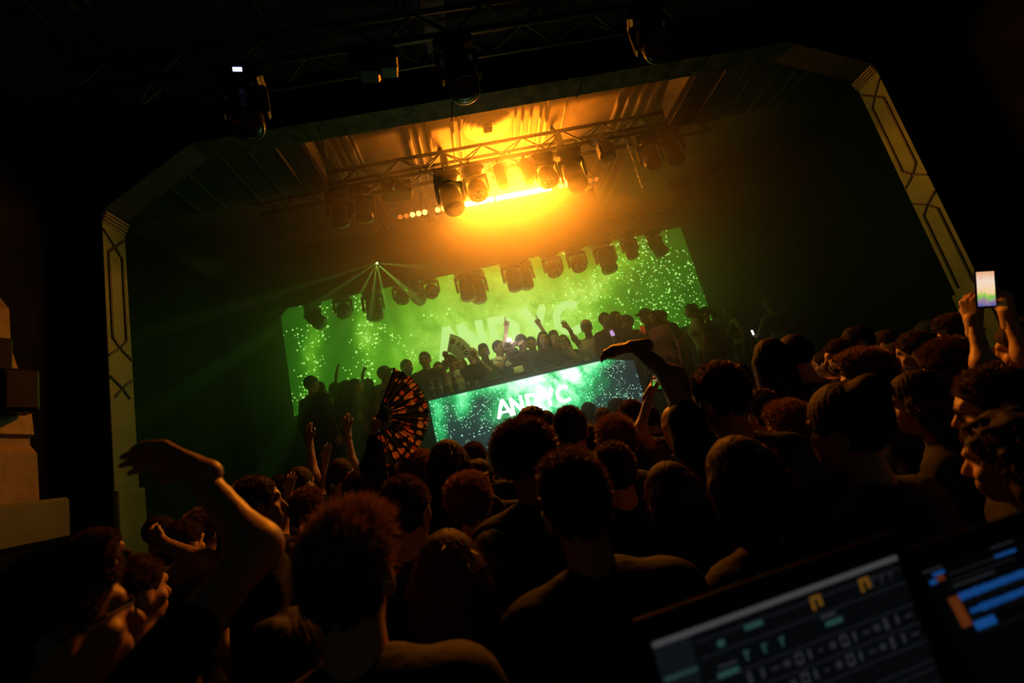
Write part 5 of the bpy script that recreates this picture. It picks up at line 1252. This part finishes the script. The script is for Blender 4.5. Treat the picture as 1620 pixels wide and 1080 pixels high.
BACK = ui('ui_back', (0.010, 0.014, 0.018), 0.35); BACK2 = ui('ui_back_dark', (0.005, 0.006, 0.009), 0.3)
it = [(0, 0, 1, 0.028, TIT), (0.0, 0.03, 0.13, 1.0, SIDE), (0.01, 0.175, 0.13, 0.195, TEAL), (0.33, 0.075, 0.40, 0.10, TEAL), (0.20, 0.215, 0.27, 0.225, GREY), (0.19, 0.245, 0.27, 0.27, TEAL), (0.22, 0.10, 0.245, 0.13, TEAL), (0.63, 0.20, 0.70, 0.225, TEAL), (0.62, 0.165, 0.68, 0.18, GREY)]
for v in (0.07, 0.15, 0.27, 0.37, 0.47, 0.57, 0.61, 0.68): it.append((0.15, v, 1.0, v+0.004, LINE))
for u in (0.30, 0.37, 0.44): it += [(u, 0.19, u+0.022, 0.20, TEAL), (u+0.005, 0.20, u+0.013, 0.235, TEAL)]
r9 = random.Random(3)
for v in (0.29, 0.39):   # two rows of small tool icons
    for i, u in enumerate([0.29+0.047*k for k in range(15)]):
        w_ = 0.030 if i % 3 else 0.016; t_ = 0.006
        if i % 4 == 0: it += [(u, v, u+w_, v+0.012, GREY), (u, v+0.045, u+w_, v+0.057, GREY), (u, v, u+t_, v+0.057, GREY), (u+w_-t_, v, u+w_, v+0.057, GREY)]
        elif i % 4 == 1: it += [(u+0.006, v+0.005, u+0.016, v+0.052, GREY)]
        elif i % 4 == 2: it += [(u, v+0.026, u+w_, v+0.034, GREY)]
        else: it += [(u, v+0.012, u+0.026, v+0.045, LINE), (u+0.008, v+0.02, u+0.018, v+0.038, GREY)]
for u in (0.60, 0.81): it += [(u, 0.055, u+0.045, 0.075, AMB), (u, 0.075, u+0.013, 0.125, AMB), (u+0.030, 0.075, u+0.045, 0.115, AMB)]
for u in (0.86, 0.90, 0.94): it += [(u, 0.075, u+0.022, 0.085, LINE), (u, 0.085, u+0.006, 0.12, LINE)]
it += [(0.68, 0.84, 0.70, 0.93, GREY), (0.71, 0.84, 0.72, 0.93, GREY), (0.74, 0.83, 0.755, 0.92, GREY), (0.85, 0.80, 0.90, 0.83, ORG), (0.80, 0.84, 0.89, 0.86, PURP), (0.78, 0.87, 0.88, 0.89, PURP), (0.75, 0.90, 0.86, 0.93, BLUE)]
foot1, lap1 = laptop(A1, x1, dn1, 0.345, 0.215, it, 'laptop showing dark tool panels with amber and teal marks on its screen', BACK)
A2, x2, dn2, t2_, ang2 = solve_laptop((1458, 905), (1660, 833), 0.21, 0.52)
it2 = [(0.0, 0.0, 0.20, 0.015, GREY), (0.08, 0.05, 0.20, 0.09, BLUE), (0.02, 0.12, 0.09, 0.17, BLUE), (0.10, 0.10, 0.17, 0.16, ORG), (0.22, 0.12, 0.8, 0.13, LINE), (0.22, 0.20, 0.9, 0.208, LINE), (0.20, 0.255, 0.65, 0.28, LINE), (0.72, 0.10, 0.95, 0.135, BLUE), (0.72, 0.0, 0.98, 0.012, GREY), (0.10, 0.37, 0.20, 0.72, ORG)]
for k in range(58):
    u = 0.21+0.03*k; h_ = 0.052-r9.random()*0.012
    it2.append((u, 0.40-h_*0.9, u+0.027, 0.40+h_*0.9, BLUE))
    if k > 0: it2.append((u, 0.585-h_*(0.6 if k < 4 else 0.85), u+0.025, 0.585+h_*(0.6 if k < 4 else 0.85), BLUE))
it2 += [(0.21, 0.70, 0.42, 0.80, BLUE), (0.2, 0.83, 1.4, 0.835, LINE), (0.2, 0.66, 1.4, 0.664, LINE), (0.2, 0.48, 1.4, 0.485, LINE)]
it2 = [(a*0.5, b*0.47, c*0.5, d*0.47, m_) for a, b, c, d, m_ in it2]
foot2, lap2 = laptop(A2, x2, dn2, 0.30, float((A2[2]-foot1[2])/-dn2[2])-0.02, [q for q in it2 if q[2] <= 1.0], 'laptop showing blue audio waveforms with orange markers', BACK2)
zd = min(foot1[2], foot2[2])-0.02
# desk under both laptops: each stands on its own riser if higher
DT = empty('desk', (0.62, 0.30, 0), rad(0), 'black control desk under the two laptops at the edge of the crowd', 'desk')
def relz(mb, name, m_): 
    o = mb.obj(name, m_, None); o.parent = DT; o.matrix_parent_inverse = Matrix.Translation(Vector(DT.location)*-1); return o
relz(MB().bbox((0.05, -0.05, zd-0.04), (1.35, 0.66, zd), 0.008), 'desk_top', BLACKP)
for lx in (0.09, 1.31):
    for ly in (0.0, 0.61): relz(MB().bbox((lx-0.025, ly-0.025, 0), (lx+0.025, ly+0.025, zd-0.04), 0.006), 'leg', BLACKM)

# ------------------------------------------------------------------ stage haze
HZ = bpy.data.materials.new('stage_haze'); nb = NB(HZ)
vs_ = nb.n('ShaderNodeVolumeScatter'); vs_.inputs['Color'].default_value = (1, 1, 1, 1); vs_.inputs['Density'].default_value = 0.10; vs_.inputs['Anisotropy'].default_value = 0.72
oo = nb.n('ShaderNodeOutputMaterial'); nb.nt.links.new(vs_.outputs[0], oo.inputs['Volume'])
hp = [(-4.3, 1.56), (6.7, 1.56), (6.7, 5.42), (3.40, 5.42), (3.40, 5.92), (-1.30, 5.92), (-1.30, 5.42), (-4.3, 5.42)]; nh = len(hp)
MB().add([(x, y, z) for y in (ARCH_Y1+0.03, 8.95) for x, z in hp], [tuple(range(nh)), tuple(range(nh, 2*nh))[::-1]]+[(i, i+nh, (i+1) % nh+nh, (i+1) % nh) for i in range(nh)]).obj('haze', HZ, label='thin theatrical haze filling the stage', cat='haze', kind='stuff')
